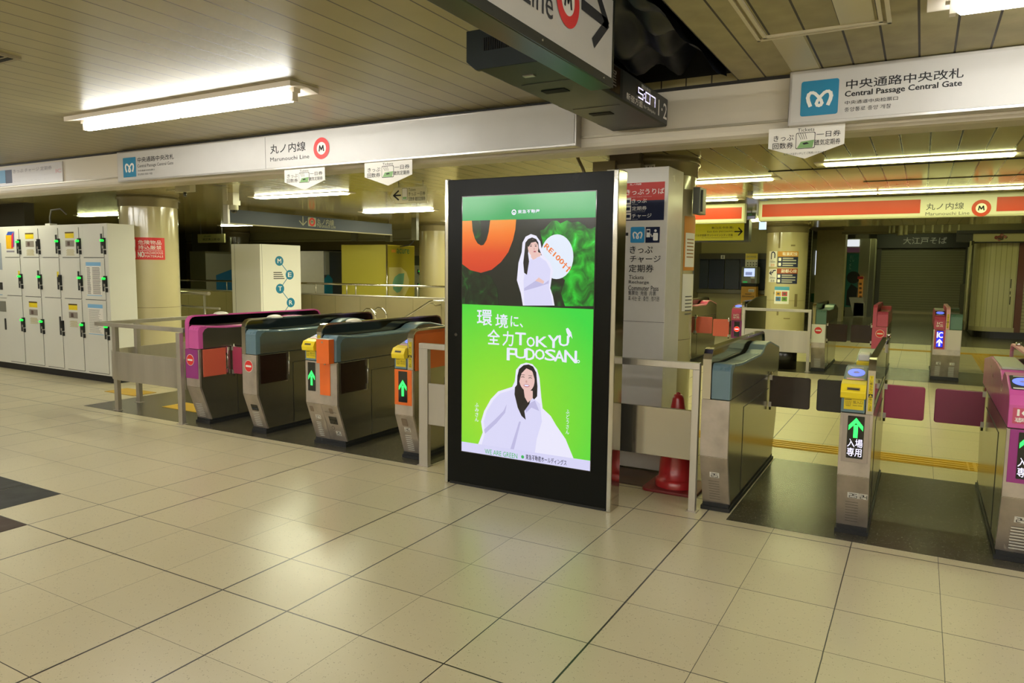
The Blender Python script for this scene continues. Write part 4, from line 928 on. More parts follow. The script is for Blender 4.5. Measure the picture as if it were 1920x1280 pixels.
# ------------------------------------------------------------------ traffic cone
cx, cy = -1.50, 5.16
t = thing('traffic_cone', (cx, cy, 0), 'dark red traffic cone standing behind the steel guard rail', 'traffic cone')
b = MB(); b.prism(rr(cx-.20, cy-.20, cx+.20, cy+.20, .05, 5), 2, .0, .022, mat('cone_base_red', '7e2424', .45, noise=.15)); b.build('base', t, bevel=.006)
b = MB(); b.lathe(cx, cy, [(.148, .022), (.148, .065), (.132, .08), (.125, .085), (.118, .20), (.075, .45), (.052, .60), (.04, .67), (.03, .695), (.012, .70), (.0, .70)], mat('cone_red', 'b3262a', .3, noise=.08, coat=.3), 32); b.build('cone_body', t)
b = MB(); b.lathe(cx, cy, [(.014, .70), (.016, .71), (.0, .717)], MATS['cone_red'], 16); b.build('tip', t)
b = MB(); b.box(-2.2, -1.62, 5.05, 5.44, 0, .008, mat('floor_plate_brown', '5c4638', .6, noise=.3)); b.build('floor_mat', label='worn brown floor plate at the foot of the ticket panel', cat='floor plate')
b = MB(); b.box(-1.53, -1.44, 12.72, 12.8, 0, .01, DARKPL) if False else None
b = MB(); b.lathe(-1.92, 12.66, [(.0, 0), (.20, 0), (.20, .32), (.19, .33), (.17, .335), (.0, .335)], mat('black_bin', '15120c', .25, coat=.3), 28); b.build('round_bin', label='low black round bin behind the far guard rail', cat='bin')

# ------------------------------------------------------------------ signs on the beam
SIGNW = mat('sign_panel_white', 'c4c1bd', .36, noise=.02)
ALU = mat('aluminium_edge', 'bdb9b4', .3, .8)
t = thing('station_sign', (-4.9, 4.86, 2.47), 'long white line name sign on the beam above the left gates', 'sign')
b = MB(); b.box(-7.59, -2.20, 4.815, 4.905, 2.475, 2.79, ALU); b.build('frame', t, bevel=.004)
b = MB(); b.box(-7.575, -2.215, 4.81, 4.815, 2.492, 2.775, SIGNW)
for xx in (-5.33,): b.box(xx-.0015, xx+.0015, 4.809, 4.81, 2.492, 2.775, INKG)
b.build('face', t)
F = FY(4.81); SY = 4.81
def pxbox(x0, y0, x1, y1, y): a = atY(x0, y0, y); c = atY(x1, y1, y); return a[0], a[2], c[0], c[2]
b = MB(); u0, v0, u1, v1 = pxbox(232, 333, 254.5, 294, SY); metro_m(b, F, u0, v0, u1, v1, BLUE, r=.008); b.build('emblem', t)
b = MB(); textp(b, SY, '中央通路中央改札', 258, 305, 326, 288, INK, bold=.02); textp(b, SY, 'Central Passage Central Gate', 258, 316, 325, 302, INK); textp(b, SY, '中央通道中央检票口', 259, 322, 290, 316, INK, bold=.005); textp(b, SY, '중앙통로 중앙 개찰', 259, 329, 286, 323, INK, bold=.005)
textp(b, SY, '丸ノ内線', 507, 289, 573, 264.5, INK, bold=.03); textp(b, SY, 'Marunouchi Line', 507, 303, 580, 289, INK, bold=.02)
b.build('lettering', t)
def m_ring(mb, F, cx, cz, r, d=.002, bg=None, red=None):
    mark(mb, F, ell(cx, cz, r*.62), PAPER, d); ring(mb, F, cx, cz, r, r*.58, red or RED, d+.001)
    stroke(mb, F, [(cx-r*.28, cz-r*.24), (cx-r*.2, cz+r*.24), (cx, cz-r*.12), (cx+r*.2, cz+r*.24), (cx+r*.28, cz-r*.24)], r*.13, INK, d+.002)
b = MB(); p = atY(603, 278, SY); m_ring(b, F, p[0], p[2], .093); b.build('line_symbol', t)
t = thing('station_sign', (.5, 4.86, 2.47), 'white gate name sign with the blue emblem on the beam at the top right', 'sign')
b = MB(); b.box(-.775, 2.4, 4.815, 4.905, 2.49, 2.815, ALU); b.build('frame', t, bevel=.004)
b = MB(); b.box(-.76, 2.385, 4.81, 4.815, 2.508, 2.795, SIGNW); b.build('face', t)
b = MB(); u0, v0, u1, v1 = pxbox(1500, 219, 1574, 146, SY); metro_m(b, F, u0, v0, u1, v1, BLUE, r=.014); b.build('emblem', t)
b = MB(); textp(b, SY, '中央通路中央改札', 1586, 168, 1808, 126.5, INK, bold=.04); textp(b, SY, 'Central Passage Central Gate', 1584, 185, 1804, 149.5, INK, bold=.05); textp(b, SY, '中央通道中央检票口', 1584, 196.5, 1684, 180, INK, bold=.008); textp(b, SY, '중앙통로 중앙 개찰', 1583, 210, 1671, 194, INK, bold=.008); b.build('lettering', t)
t = thing('station_sign', (-10, 4.88, 2.5), 'faded ticket office sign on the beam at the left edge', 'sign')
y = 4.895; u0, v0, u1, v1 = pxbox(-40, 348, 118.5, 302, y)
u1 = atY(118.5, 320, y)[0]; zt, zb = atY(60, 309, y)[2], atY(60, 345, y)[2]
b = MB(); b.box(u0, u1, 4.885, 4.9, zb, zt, mat('faded_sign_face', 'c9c4c4', .3)); b.build('face', t)
F2 = FY(4.885); b = MB()
FI = mat('faded_ink', '8a8590', .6); FB = mat('faded_blue', '6a9cc0', .5); FP = mat('faded_red', 'd09aa0', .5)
for (x0, y0, x1, y1, mm) in ((0, 344, 10, 319, FB), (11, 344, 22, 318, mat('faded_navy', '50586e', .5))):
    a = atY(x0, y0, 4.885); c = atY(x1, y1, 4.885); mark(b, F2, R4(a[0], a[2], c[0], c[2]), mm, .001)
textp(b, 4.885, 'きっぷ チャージ 定期券', 25, 325, 97, 310, FI, bold=.01); textp(b, 4.885, 'Tickets, Recharge, Commuter Pass', 26, 333, 90, 326.5, FI, bold=0); textp(b, 4.885, '售票处 充值 月票  표 사는 곳', 26, 341, 86, 335, FI, bold=0)
textp(b, 4.885, 'IC', 105, 324, 115, 316, FP, bold=.05); b.build('lettering', t)
# pennants
def pennant(pts, label, big=False):
    y = 4.83 if not big else 4.86
    P = [atY(px, py, y) for px, py in pts]; xs = [p[0] for p in P]
    x0, x1 = min(xs), max(xs); zt = (P[0][2]+P[1][2])/2; zs = (P[2][2]+P[3][2])/2; zp = P[4][2]; c = (x0+x1)/2; w = x1-x0; h = zt-zs
    t = thing('ticket_pennant', (c, y, zp), label, 'pennant', 'white ticket pennants under the beam')
    b = MB(); b.prism([(x0, zt), (x1, zt), (x1, zs), (c, zp), (x0, zs)], 1, y-.002, y+.002, PAPER); b.build('board', t)
    F = FY(y-.002); b = MB()
    text(b, F, 'Tickets', c-w*.11, zt-h*.25, c+w*.11, zt-h*.08, INK)
    text(b, F, 'きっぷ', x0+w*.07, zt-h*.66, x0+w*.34, zt-h*.36, INK, bold=.02); text(b, F, '回数券', x0+w*.06, zt-h*1.06, x0+w*.34, zt-h*.74, INK, bold=.02)
    text(b, F, '一日券', x1-w*.36, zt-h*.60, x1-w*.05, zt-h*.30, INK, bold=.02); text(b, F, '磁気定期券', x1-w*.38, zt-h*1.0, x1-w*.05, zt-h*.70, INK, bold=.02)
    if big: text(b, F, 'ICカードはタッチして ご利用いただけます', c-w*.28, zp+h*.22, c+w*.28, zp+h*.34, INK, bold=0)
    b.build('lettering', t)
    b = MB(); q = (c-w*.13, zt-h*1.12, c+w*.125, zt-h*.30); mark(b, F, rr(*q, w*.02), INK, .001); mark(b, F, rr(q[0]+w*.008, q[1]+w*.008, q[2]-w*.008, q[3]-w*.008, w*.018), PAPER, .002)
    mark(b, F, [(q[0]+w*.02, q[1]+w*.01), (q[2]-w*.03, q[1]+w*.01), (q[2]-w*.01, q[1]+h*.42), (q[0]+w*.07, q[1]+h*.36)], GREENINK, .003)
    mark(b, F, [(c-w*.02, q[1]+h*.2), (c+w*.05, q[1]+h*.24), (c+w*.02, q[1]+h*.32), (c-w*.04, q[1]+h*.28)], INK, .004)
    for k in range(4): stroke(b, F, [(q[0]+w*(.03+.03*k), q[3]-w*.01), (q[0]+w*(.07+.025*k), q[3]-h*.34)], w*.006, INK, .003)
    b.build('pictogram', t)
pennant([(534, 320), (609, 312), (534, 345), (608, 334), (572, 356)], 'white ticket pennant left of two, under the red line symbol')
pennant([(685, 306), (773, 299), (684, 333), (772, 326), (727, 348)], 'white ticket pennant right of two, just left of the tall screen')
pennant([(1442, 243), (1583, 231), (1442, 280), (1583, 268), (1515, 297)], 'larger white ticket pennant under the gate name sign at the right', True)
# small arrow sign hanging further in
y = 6.6; P = [atY(a, c, y) for a, c in ((732, 365), (742, 352), (800, 352), (800, 383), (742, 381))]
t = thing('direction_board', (P[0][0]+.2, y, P[3][2]), 'small white hanging board with a left arrow and ticket text', 'sign')
x0, x1 = P[0][0], P[2][0]; zt, zb = P[1][2], P[4][2]
b = MB(); b.prism([(x0, (zt+zb)/2), (x0+.07, zt), (x1, zt), (x1, zb-.01), (x0+.07, zb)], 1, y-.004, y+.004, mat('cream_board', 'cfc9a0', .5)); b.build('board', t)
F2 = FY(y-.004); b = MB(); zm = (zt+zb)/2; stroke(b, F2, [(x0+.12, zm+.05), (x0+.05, zm), (x0+.12, zm-.05)], .018, INK, .001); stroke(b, F2, [(x0+.06, zm), (x0+.15, zm)], .018, INK, .001); b.build('arrow', t)
b = MB(); text(b, F2, 'Tickets', x0+.26, zt-.045, x0+.36, zt-.015, INK); text(b, F2, 'きっぷ 一日券', x0+.26, zt-.10, x1-.015, zt-.055, INK, bold=.02); text(b, F2, '回数券 磁気定期券', x0+.26, zt-.155, x1-.015, zt-.11, INK, bold=.02)
mark(b, F2, rr(x0+.17, zb+.03, x0+.245, zt-.01, .008), INK, .001); mark(b, F2, rr(x0+.174, zb+.034, x0+.241, zt-.014, .007), PAPER, .002); mark(b, F2, R4(x0+.18, zb+.04, x0+.235, zm-.02), GREENINK, .003); b.build('lettering', t)
b = MB()
for xx in (x0+.12, x1-.05): b.tube([(xx, y, zt), (xx, y, ZI)], .003, INKG, 6)
b.build('hanger', t)

# ------------------------------------------------------------------ big hanging sign and departure board
GUN = mat('gunmetal_paint', '3a3d3a', .25, .5)
t = thing('hanging_sign', (-1.33, 1.6, 2.43), 'large white hanging line sign with a red ring and black arrow, at the top edge', 'sign')
b = MB(); b.box(-1.40, -1.295, -.2, 3.215, 2.43, ZO, mat('sign_case_dark', '4a4c4a', .3, .6)); b.build('case', t, bevel=.004)
b = MB(); b.box(-1.295, -1.29, -.17, 3.195, 2.47, ZO-.01, SIGNW); b.build('face', t)
b = MB(); b.box(-1.292, -1.288, -.2, 3.215, 2.43, 2.47, GUN); b.box(-1.292, -1.288, 3.195, 3.215, 2.47, ZO, GUN)
for yy in (.4, 1.4, 2.5, 3.1): b.tube([(-1.29, yy, 2.452), (-1.286, yy, 2.452)], .005, CHROME, 8)
b.build('edge_trim', t)
F = FX(-1.29); X0 = -1.29
b = MB()
def upx(px, py): p = atX(px, py, X0); return p[1], p[2]
v, f_, asp = glyphs('Line', .01); tl = upx(1037, 22)
text(b, F, 'Marunouchi Line', 1.55, 2.545, 2.585, 2.66, INK, bold=.01); text(b, F, '丸ノ内線', 1.55, 2.68, 2.5, 2.80, INK, bold=.02)
b.build('lettering', t)
b = MB(); c = (2.715, 2.665); mark(b, F, ell(*c, .066), PAPER, .002); ring(b, F, *c, .108, .062, RED, .003); stroke(b, F, [(c[0]-.03, c[1]-.028), (c[0]-.02, c[1]+.028), (c[0], c[1]-.012), (c[0]+.02, c[1]+.028), (c[0]+.03, c[1]-.028)], .014, INK, .004); b.build('line_symbol', t)
b = MB(); stroke(b, F, [(2.985, 2.575), (3.125, 2.69), (2.985, 2.805)], .045, INK, .002); stroke(b, F, [(2.86, 2.69), (3.10, 2.69)], .045, INK, .002); b.build('arrow', t)
t = thing('departure_board', (-1.78, 3.9, 2.56), 'dark departure board hanging below the ceiling with a white 5:07 clock', 'departure board')
DB = mat('board_case', '151a17', .4, spec=.25)
b = MB(); b.prism([(-1.985, 2.60), (-1.94, 2.562), (-1.56, 2.562), (-1.553, 2.57), (-1.553, 2.735), (-1.985, 2.735)], 1, 3.10, 4.86, DB); b.build('case', t, bevel=.003)
b = MB(); b.prism([(-2.0, 2.60), (-1.945, 2.555), (-1.55, 2.555), (-1.55, 2.745), (-2.0, 2.745)], 1, 3.07, 3.10, mat('board_end', '0c1716', .4, spec=.25)); b.build('end_cap', t, bevel=.003)
b = MB()
for yy in (3.6, 4.25): b.box(-1.86, -1.72, yy, yy+.07, 2.558, 2.563, VOID)
b.box(-1.80, -1.74, 3.28, 3.31, 2.556, 2.563, ALU)
for yy in (3.35, 4.0, 4.6): b.box(-1.95, -1.90, yy, yy+.12, 2.566, 2.572, VOID)
for k in range(14): b.box(-1.90+.012*k, -1.894+.012*k, 3.066, 3.071, 2.64, 2.70, VOID)
b.box(-1.9, -1.6, 3.45, 3.453, 2.559, 2.563, INKG); b.box(-1.9, -1.6, 4.1, 4.103, 2.559, 2.563, INKG); b.build('vent_slots', t)
F = FX(-1.553); b = MB(); mark(b, F, R4(3.2, 2.585, 3.98, 2.725), mat('display_dim', '2a1e12', .15, coat=.3), .001); mark(b, F, R4(4.02, 2.572, 4.85, 2.735), mat('board_plate', '232626', .4), .001); b.build('display', t)
b = MB(); DIMT = mat('dim_letter', '6e6a60', .4)
text(b, F, '荻窪', 3.60, 2.615, 3.92, 2.71, DIMT, bold=.02); ring(b, F, 3.52, 2.665, .035, .024, mat('dim_purple', '5b4a7a', .4), .002)
text(b, F, '現在時刻', 4.33, 2.70, 4.50, 2.725, INKW, d=.002); text(b, F, '新宿方面', 4.08, 2.585, 4.36, 2.625, INKW, d=.002, bold=.02); text(b, F, 'for Shinjuku', 4.38, 2.588, 4.60, 2.612, INKW, d=.002)
text(b, F, '1·2', 4.66, 2.60, 4.84, 2.70, INKW, d=.002, bold=.02); b.build('lettering', t)
b = MB(); mark(b, F, R4(4.24, 2.63, 4.62, 2.70), BLACK, .002)
seg_digits(b, F, '5', 4.27, 2.636, .10, .056, LEDW, .003); seg_digits(b, F, '07', 4.40, 2.636, .20, .056, LEDW, .003)
for zz in (2.652, 2.676): mark(b, F, R4(4.378, zz-.004, 4.392, zz+.004), LEDW, .003)
b.build('clock', t)
b = MB()
for yy in (3.4, 4.5): b.box(-1.80, -1.75, yy, yy+.05, 2.735, ZO+.06, DB)
b.build('hanger', t)

# ------------------------------------------------------------------ lockers
LW = mat('locker_white', 'd6d5cc', .35, noise=.03, nscale=2); LK = mat('locker_gap', '2a2b30', .6); HND = mat('handle_dark', '2e2f30', .4); HND2 = mat('lock_black', '15171a', .3)
YB0 = 5.76
RZ = ((1.69, 2.095), (1.125, 1.675), (.13, 1.11))
def locker(x0, x1, label, lamps, papers, grp='white coin lockers in one bank'):
    t = thing('coin_locker', ((x0+x1)/2, YB0+.19, 0), label, 'locker', grp)
    b = MB(); b.box(x0, x1, YB0, YB0+.38, .10, 2.135, LW); b.build('cabinet', t, bevel=.003)
    b = MB(); b.box(x0, x1, YB0+.04, YB0+.36, 0, .10, RUBBER); b.build('plinth', t)
    for r, (z0, z1) in enumerate(RZ):
        b = MB(); b.box(x0+.012, x1-.085, YB0-.008, YB0, z0, z1, LW); b.box(x0+.004, x0+.012, YB0-.003, YB0, z0, z1, LK) if False else None
        b.box(x0+.01, x1-.083, YB0-.004, YB0-.001, z0-.008, z0-.001, LK); b.box(x1-.085, x1-.081, YB0-.003, YB0, z0, z1, LK); d = b.build('door', t, bevel=.002)
        zc = (1.86, 1.36, .72)[r]
        b = MB(); hx = x1-.135
        if papers[r] == 'tab': b.box(hx-.008, hx+.035, YB0-.010, YB0-.008, zc+.055, zc+.13, YELS)
        b.box(hx, hx+.032, YB0-.016, YB0-.008, zc-.12, zc+(.055 if papers[r] != 'tall' else .14), HND); b.build('handle', d)
        b = MB(); kx = x1-.065; b.box(kx-.018, kx+.022, YB0-.03, YB0, zc-.06, zc+.085, HND2); b.box(kx-.004, kx+.026, YB0-.02, YB0, zc-.13, zc-.075, HND2); b.box(kx-.016, kx+.016, YB0-.032, YB0-.03, zc-.055, zc-.02, ALU); b.build('lock', d)
        if lamps[r]:
            b = MB(); b.tube([(kx-.03, YB0-.034, zc+.05), (kx-.02, YB0-.04, zc+.05), (kx+.024, YB0-.04, zc+.05), (kx+.034, YB0-.034, zc+.05)], [.006, .016, .016, .006], LEDG, 10); b.build('lamp', d)
        F = FY(YB0-.008)
        if papers[r] == 'photo':
            b = MB(); a, c = x0+.10, x1-.19; top = z1-.06
            mark(b, F, R4(a, top-.085, c, top), YEL, .001); mark(b, F, R4(a, top-.02, c, top), mat('tape_brown', '5c4a1e', .5), .002); mark(b, F, R4(a, top-.2, c, top-.115), mat('photo_grey', '8e867c', .4), .001); mark(b, F, R4(a+.05, top-.185, a+.11, top-.13), mat('photo_dark', '5a4640', .4), .002)
            for k in range(6): mark(b, F, R4(a+.01+.02*(k % 2), top-.32+.015*k, c-.01*(k % 3), top-.312+.015*k), mat('pale_olive', 'b7ab74', .5), .001)
            b.build('notice', d)
        if papers[r] == 'blue':
            b = MB(); a, c = x0+.06, x1-.16; top = z1-.04; bot = (z0+.05) if r == 1 else z1-.46; top = z1-.05
            mark(b, F, R4(a, bot, c, top), PAPER, .001); mark(b, F, R4(a, top-.05, c, top), LBLUE, .002); mark(b, F, R4(a, bot, c, bot+.01), LBLUE, .002)
            n = 22
            for k in range(n):
                zz = bot+.025+(top-.085-bot)*k/n
                if r == 1:
                    mark(b, F, R4(a+.015, zz, a+.10-.02*random.random(), zz+.007), INKG, .002); mark(b, F, R4(a+.14, zz, c-.02-.02*random.random(), zz+.007), INKG, .002)
                else: mark(b, F, R4(a+.015, zz, c-.02-.1*random.random(), zz+.004), INKG, .002)
            b.build('notice', d)
        if papers[r] == 'cube':
            b = MB(); a = x0+.07; zz = z0+.12
            mark(b, F, R4(a, zz, a+.20, zz+.20), mat('logo_yellow', 'e8b418', .4), .001); mark(b, F, [(a+.14, zz), (a+.20, zz+.03), (a+.22, zz+.24), (a+.16, zz+.20)], mat('logo_red', 'd8304a', .4), .002)
            mark(b, F, [(a+.02, zz+.20), (a+.16, zz+.20), (a+.22, zz+.25), (a+.07, zz+.25)], mat('logo_blue', '3454b4', .4), .002); mark(b, F, [(a+.20, zz+.02), (a+.225, zz+.04), (a+.24, zz+.25), (a+.22, zz+.25)], MATS['logo_blue'], .003)
            mark(b, F, R4(a, zz-.05, a+.22, zz-.025), FI, .001); b.build('logo', d)
    return t
LX = (-11.93, -11.43, -10.92, -10.42, -9.92, -9.36)
locker(LX[0], LX[1], 'white locker column with a coloured cube logo, beside the touch screen unit', (1, 1, 1), ('cube', 'tab', ''))
locker(LX[1], LX[2], 'white locker column with an unlit top lock, right of the cube logo column', (0, 1, 1), ('photo', 'tall', 'photo'))
locker(LX[2], LX[3], 'white locker column with plain doors and one yellow tab, middle of the five', (1, 0, 0), ('tall', 'tab', 'tall'))
locker(LX[3], LX[4], 'white locker column with a photo notice at top and bottom, second from the round column', (1, 1, 1), ('photo', 'tall', 'photo'))
locker(LX[4], LX[5], 'white locker column with blue headed notices, at the right end of the bank', (1, 1, 1), ('tall', 'blue', 'blue'))
t = thing('locker_terminal', (-12.3, YB0+.19, 0), 'locker payment unit with a touch screen, cut by the left edge', 'payment terminal')
b = MB(); b.box(-12.75, -11.93, YB0, YB0+.38, .10, 2.135, LW); b.build('cabinet', t, bevel=.003); b = MB(); b.box(-12.75, -11.93, YB0+.04, YB0+.36, 0, .10, RUBBER); b.build('plinth', t)
F = FY(YB0); b = MB(); mark(b, F, R4(-12.6, 1.50, -12.02, 1.90), mat('screen_grey_lit', '8d9498', .2, emit=.25), .002); b.build('screen', t)
b = MB(); mark(b, F, R4(-12.4, 1.20, -12.04, 1.31), mat('reader_violet', '5a5fa0', .3, emit=.3), .002); mark(b, F, R4(-12.12, 1.20, -12.04, 1.31), BLACK, .003); mark(b, F, R4(-12.3, .87, -11.98, 1.03), mat('coin_tray', '8a8c84', .3, .5), .002)
b.box(-12.03, -12.0, YB0-.012, YB0, .60, .77, HND); b.box(-12.5, -11.95, YB0-.002, YB0, 1.075, 1.08, LK); mark(b, F, R4(-12.2, 1.12, -12.06, 1.13), FB, .002)
for k, zz in enumerate((1.98, 2.0, 2.03)): mark(b, F, R4(-12.3, zz, -12.08, zz+.008), INKG, .002)
b.build('slots', t)
b = MB(); b.box(-11.0, -10.88, YB0+.1, YB0+.2, 2.135, 2.17, LW); b.tube([(-10.94, 5.9, 2.17), (-10.94, 5.9, 2.26), (-10.9, 5.9, 2.36), (-10.75, 5.95, 2.38), (-10.7, 6.0, 2.3)], .012, INKG, 8); b.build('cable_box', label='small cable box and looping wire on top of the lockers', cat='cable box')

# ------------------------------------------------------------------ left background
t = thing('information_pillar', (-10.5, 9.45, 0), 'white square information pillar with blue lettered discs down its side', 'information pillar')
BX1 = atY(487, 461, 9)[0]; BX0 = atY(433, 461, 9)[0]; BY1 = atX(563, 460, BX1)[1]
b = MB(); b.box(BX0, BX1, 9.0, BY1, 0, 1.985, mat('pillar_white', 'f0eee6', .3)); b.build('case', t, bevel=.006)
b = MB(); b.box(BX0+.09, BX0+.094, 8.998, 9.0, 0, 1.98, INKG); b.box(BX1-.02, BX1+.001, 9.04, 9.044, 0, 1.98, INKG); b.build('seam', t)
F = FX(BX1); b = MB(); pts = []
for ch, px, py in (('M', 523.5, 489), ('E', 543, 515), ('T', 525, 541), ('R', 545, 567), ('O', 527, 594)):
    p = atX(px, py, BX1); pts.append((p[1], p[2]))
stroke(b, F, pts, .014, BLUE, .001)
for (u, v), ch in zip(pts, 'METRO'):
    mark(b, F, ell(u, v, .098, .088), BLUE, .002); text(b, F, ch, u-.042, v-.040, u+.042, v+.040, INKW, d=.004, bold=.03)
p = atX(513, 523, BX1); q = atX(533, 508, BX1)
for k in range(4): mark(b, F, R4(p[1], p[2]+(q[2]-p[2])*k/4, q[1]-.02*k, p[2]+(q[2]-p[2])*(k+.5)/4), INKG, .001)
b.build('lettering', t)
STONE = lines_material('stone_parapet_slabs', '8d8262', '5f5740', 0, .62, .1, .006, .25, .08)
b = MB(); b.box(-17, -6.6, 10.5, 10.68, 0, 1.045, STONE); b.build('parapet_wall', label='stone parapet wall of the stairwell behind the gates', cat='parapet')
t = thing('railing', (-9, 10.6, 1.045), 'steel tube railing along the top of the stone parapet', 'railing')
b = MB(); b.tube([(-17, 10.59, 1.265), (-6.6, 10.59, 1.265)], .021, CHROME); b.build('top_tube', t); b = MB(); b.tube([(-17, 10.52, 1.06), (-6.6, 10.52, 1.06)], .018, STEEL); b.build('lower_tube', t)
for px in (592, 650, 667, 725, 783):
    p = atY(px, 540, 10.59); b = MB(); b.tube([(p[0], 10.59, 1.05), (p[0], 10.59, 1.25)], .012, STEEL, 8); b.build('post', t)
for xx in (-16.2, -14.6, -13.0):
    b = MB(); b.tube([(xx, 10.59, 1.05), (xx, 10.59, 1.25)], .012, STEEL, 8); b.build('post', t)
b = MB(); pts = [atY(a, c, 10.2) for a, c in ((730, 615), (762, 594), (790, 576), (806, 566), (812, 564), (850, 564))]; b.tube(pts, .021, CHROME); p = atY(808, 568, 10.2); b.tube([p, (p[0], 10.35, p[2]-.05), (p[0], 10.49, p[2]-.04)], .012, CHROME, 8); b.build('stair_handrail', label='sloping steel handrail on the stairwell wall beside the tall screen', cat='handrail')
b = MB(); pts = [atY(a, c, 9.6) for a, c in ((676, 590), (680, 585), (688, 579), (696, 580), (703, 587), (705, 600))]; b.tube(pts, .02, CHROME); pts = [(p[0]-.05, p[1]+.35, p[2]) for p in pts]; b.tube(pts, .02, CHROME); b.build('stair_handrail', label='curved end of a steel handrail behind the blue-grey gate', cat='handrail')
b = MB(); p0 = atY(344, 547, 8.6); p1 = atY(392, 550, 8.6); b.tube([(p0[0]-.6, 8.6, p1[2]), (p1[0], 8.6, p1[2])], .034, STEEL, 14); p = atY(383, 552, 8.6); b.tube([(p[0], 8.6, p[2]), (p[0], 8.6, 0)], .022, STEEL); b.tube([(p0[0]-.6, 8.6, .86), (p[0]+.4, 8.6, .84)], .022, STEEL); b.build('hand_rail_stub', label='thick steel handrail stub with a post, right of the round column', cat='handrail')
# vending machines
t = thing('vending_machine', (-11.27, 13.5, 0), 'bright yellow vending machine with a leaf emblem, behind the parapet', 'vending machine')
VY = mat('vending_yellow', 'ece264', .25, coat=.3); VY2 = mat('vending_olive', '9c9016', .3, coat=.3)
b = MB(); b.box(-11.95, -10.60, 13.0, 14.05, 0, 2.11, VY); b.build('cabinet', t, bevel=.006)
b = MB(); b.box(-10.6, -10.592, 13.03, 14.03, .02, 2.09, VY2); b.build('side_panel', t)
F = FX(-10.592); b = MB(); SX = lambda px, py: tuple(atX(px, py, -10.592)[i] for i in (1, 2))
mark(b, F, [SX(*q) for q in ((729, 556), (729, 501), (752, 501), (762, 510), (767, 525), (766, 540), (758, 556))], mat('leaf_ground', 'b9b070', .4), .001)
mark(b, F, [SX(*q) for q in ((758, 512), (748, 513), (740, 519), (736, 530), (737, 542), (744, 549), (750, 547), (755, 538), (757, 525))], mat('leaf_teal', '5f9a80', .4), .002); b.build('emblem', t)
b = MB(); p, q = SX(744, 475), SX(767, 467); text(b, F, 'acure', p[0], p[1], q[0], q[1], mat('acure_green', '3f6a3a', .5), bold=.05); p, q = SX(734, 473), SX(742, 468); mark(b, F, R4(*p, *q), mat('orange_small', 'c8862a', .5), .001); b.build('lettering', t)
b = MB(); b.tube([(-10.585, 12.995, 0), (-10.585, 12.995, 2.12)], .02, CHROME); b.build('corner_tube', t)
t = thing('vending_machine', (-12.9, 13.4, 0), 'white vending machine with a dark blue side, left of the yellow one', 'vending machine')
b = MB(); b.box(-13.4, -12.53, 13.0, 13.8, 0, 1.97, WHITEG); b.build('cabinet', t, bevel=.006)
b = MB(); b.box(-12.53, -12.522, 13.02, 13.78, .02, 1.96, mat('slate_panel', '3a4358', .3)); F = FX(-12.522); mark(b, F, [(13.02, .5), (13.3, .5), (13.3, 1.3), (13.15, 1.42), (13.02, 1.3)], BLUE, .001); mark(b, F, R4(13.02, 1.4, 13.2, 1.95), mat('pale_grey', '9a9fa4', .4), .001); b.build('side_panel', t)
t = thing('vending_machine', (-18.5, 13.2, 0), 'dim vending machine with a blue stripe in the gloom at the left', 'vending machine')
b = MB(); b.box(-16.35, -15.75, 12.2, 13.0, 0, 1.95, mat('dim_grey_case', '57553f', .4)); b.build('cabinet', t); b = MB(); b.box(-15.75, -15.742, 12.2, 13, .1, 1.9, mat('grey_side', '7d7c6c', .4)); mark(b, FX(-15.742), [(12.5, .7), (12.98, .7), (12.98, 1.5), (12.5, 1.35)], mat('deep_blue', '0f5a86', .4), .001); b.build('side_panel', t)
# small locker block
t = thing('small_lockers', (-12.35, 16.7, 0), 'small white locker block with green lamps, beyond the yellow vending machine', 'locker')
b = MB(); b.box(-12.8, -11.7, 16.55, 16.95, 0, 1.66, mat('pale_green_white', 'cfd3b8', .35)); b.box(-12.8, -11.7, 16.55, 16.95, 1.66, 1.93, mat('grey_shutter', '6d7358', .3, .3)); b.build('cabinet', t)
for k in range(3):
    z0, z1 = ((1.30, 1.64), (.92, 1.28), (.50, .90))[k]
    for j in range(3):
        x0 = -12.76+j*.25; b = MB(); b.box(x0, x0+.235, 16.543, 16.55, z0, z1, MATS['pale_green_white']); d = b.build('door', t)
        b = MB(); b.box(x0+.14, x0+.165, 16.53, 16.543, z0+.12, z0+.25, HND2); b.box(x0+.185, x0+.205, 16.53, 16.543, z0+.09, z0+.2, HND2); b.build('lock', d)
        if k < 2: b = MB(); b.box(x0+.175, x0+.215, 16.525, 16.532, z0+.185, z0+.205, LEDG); b.build('lamp', d)
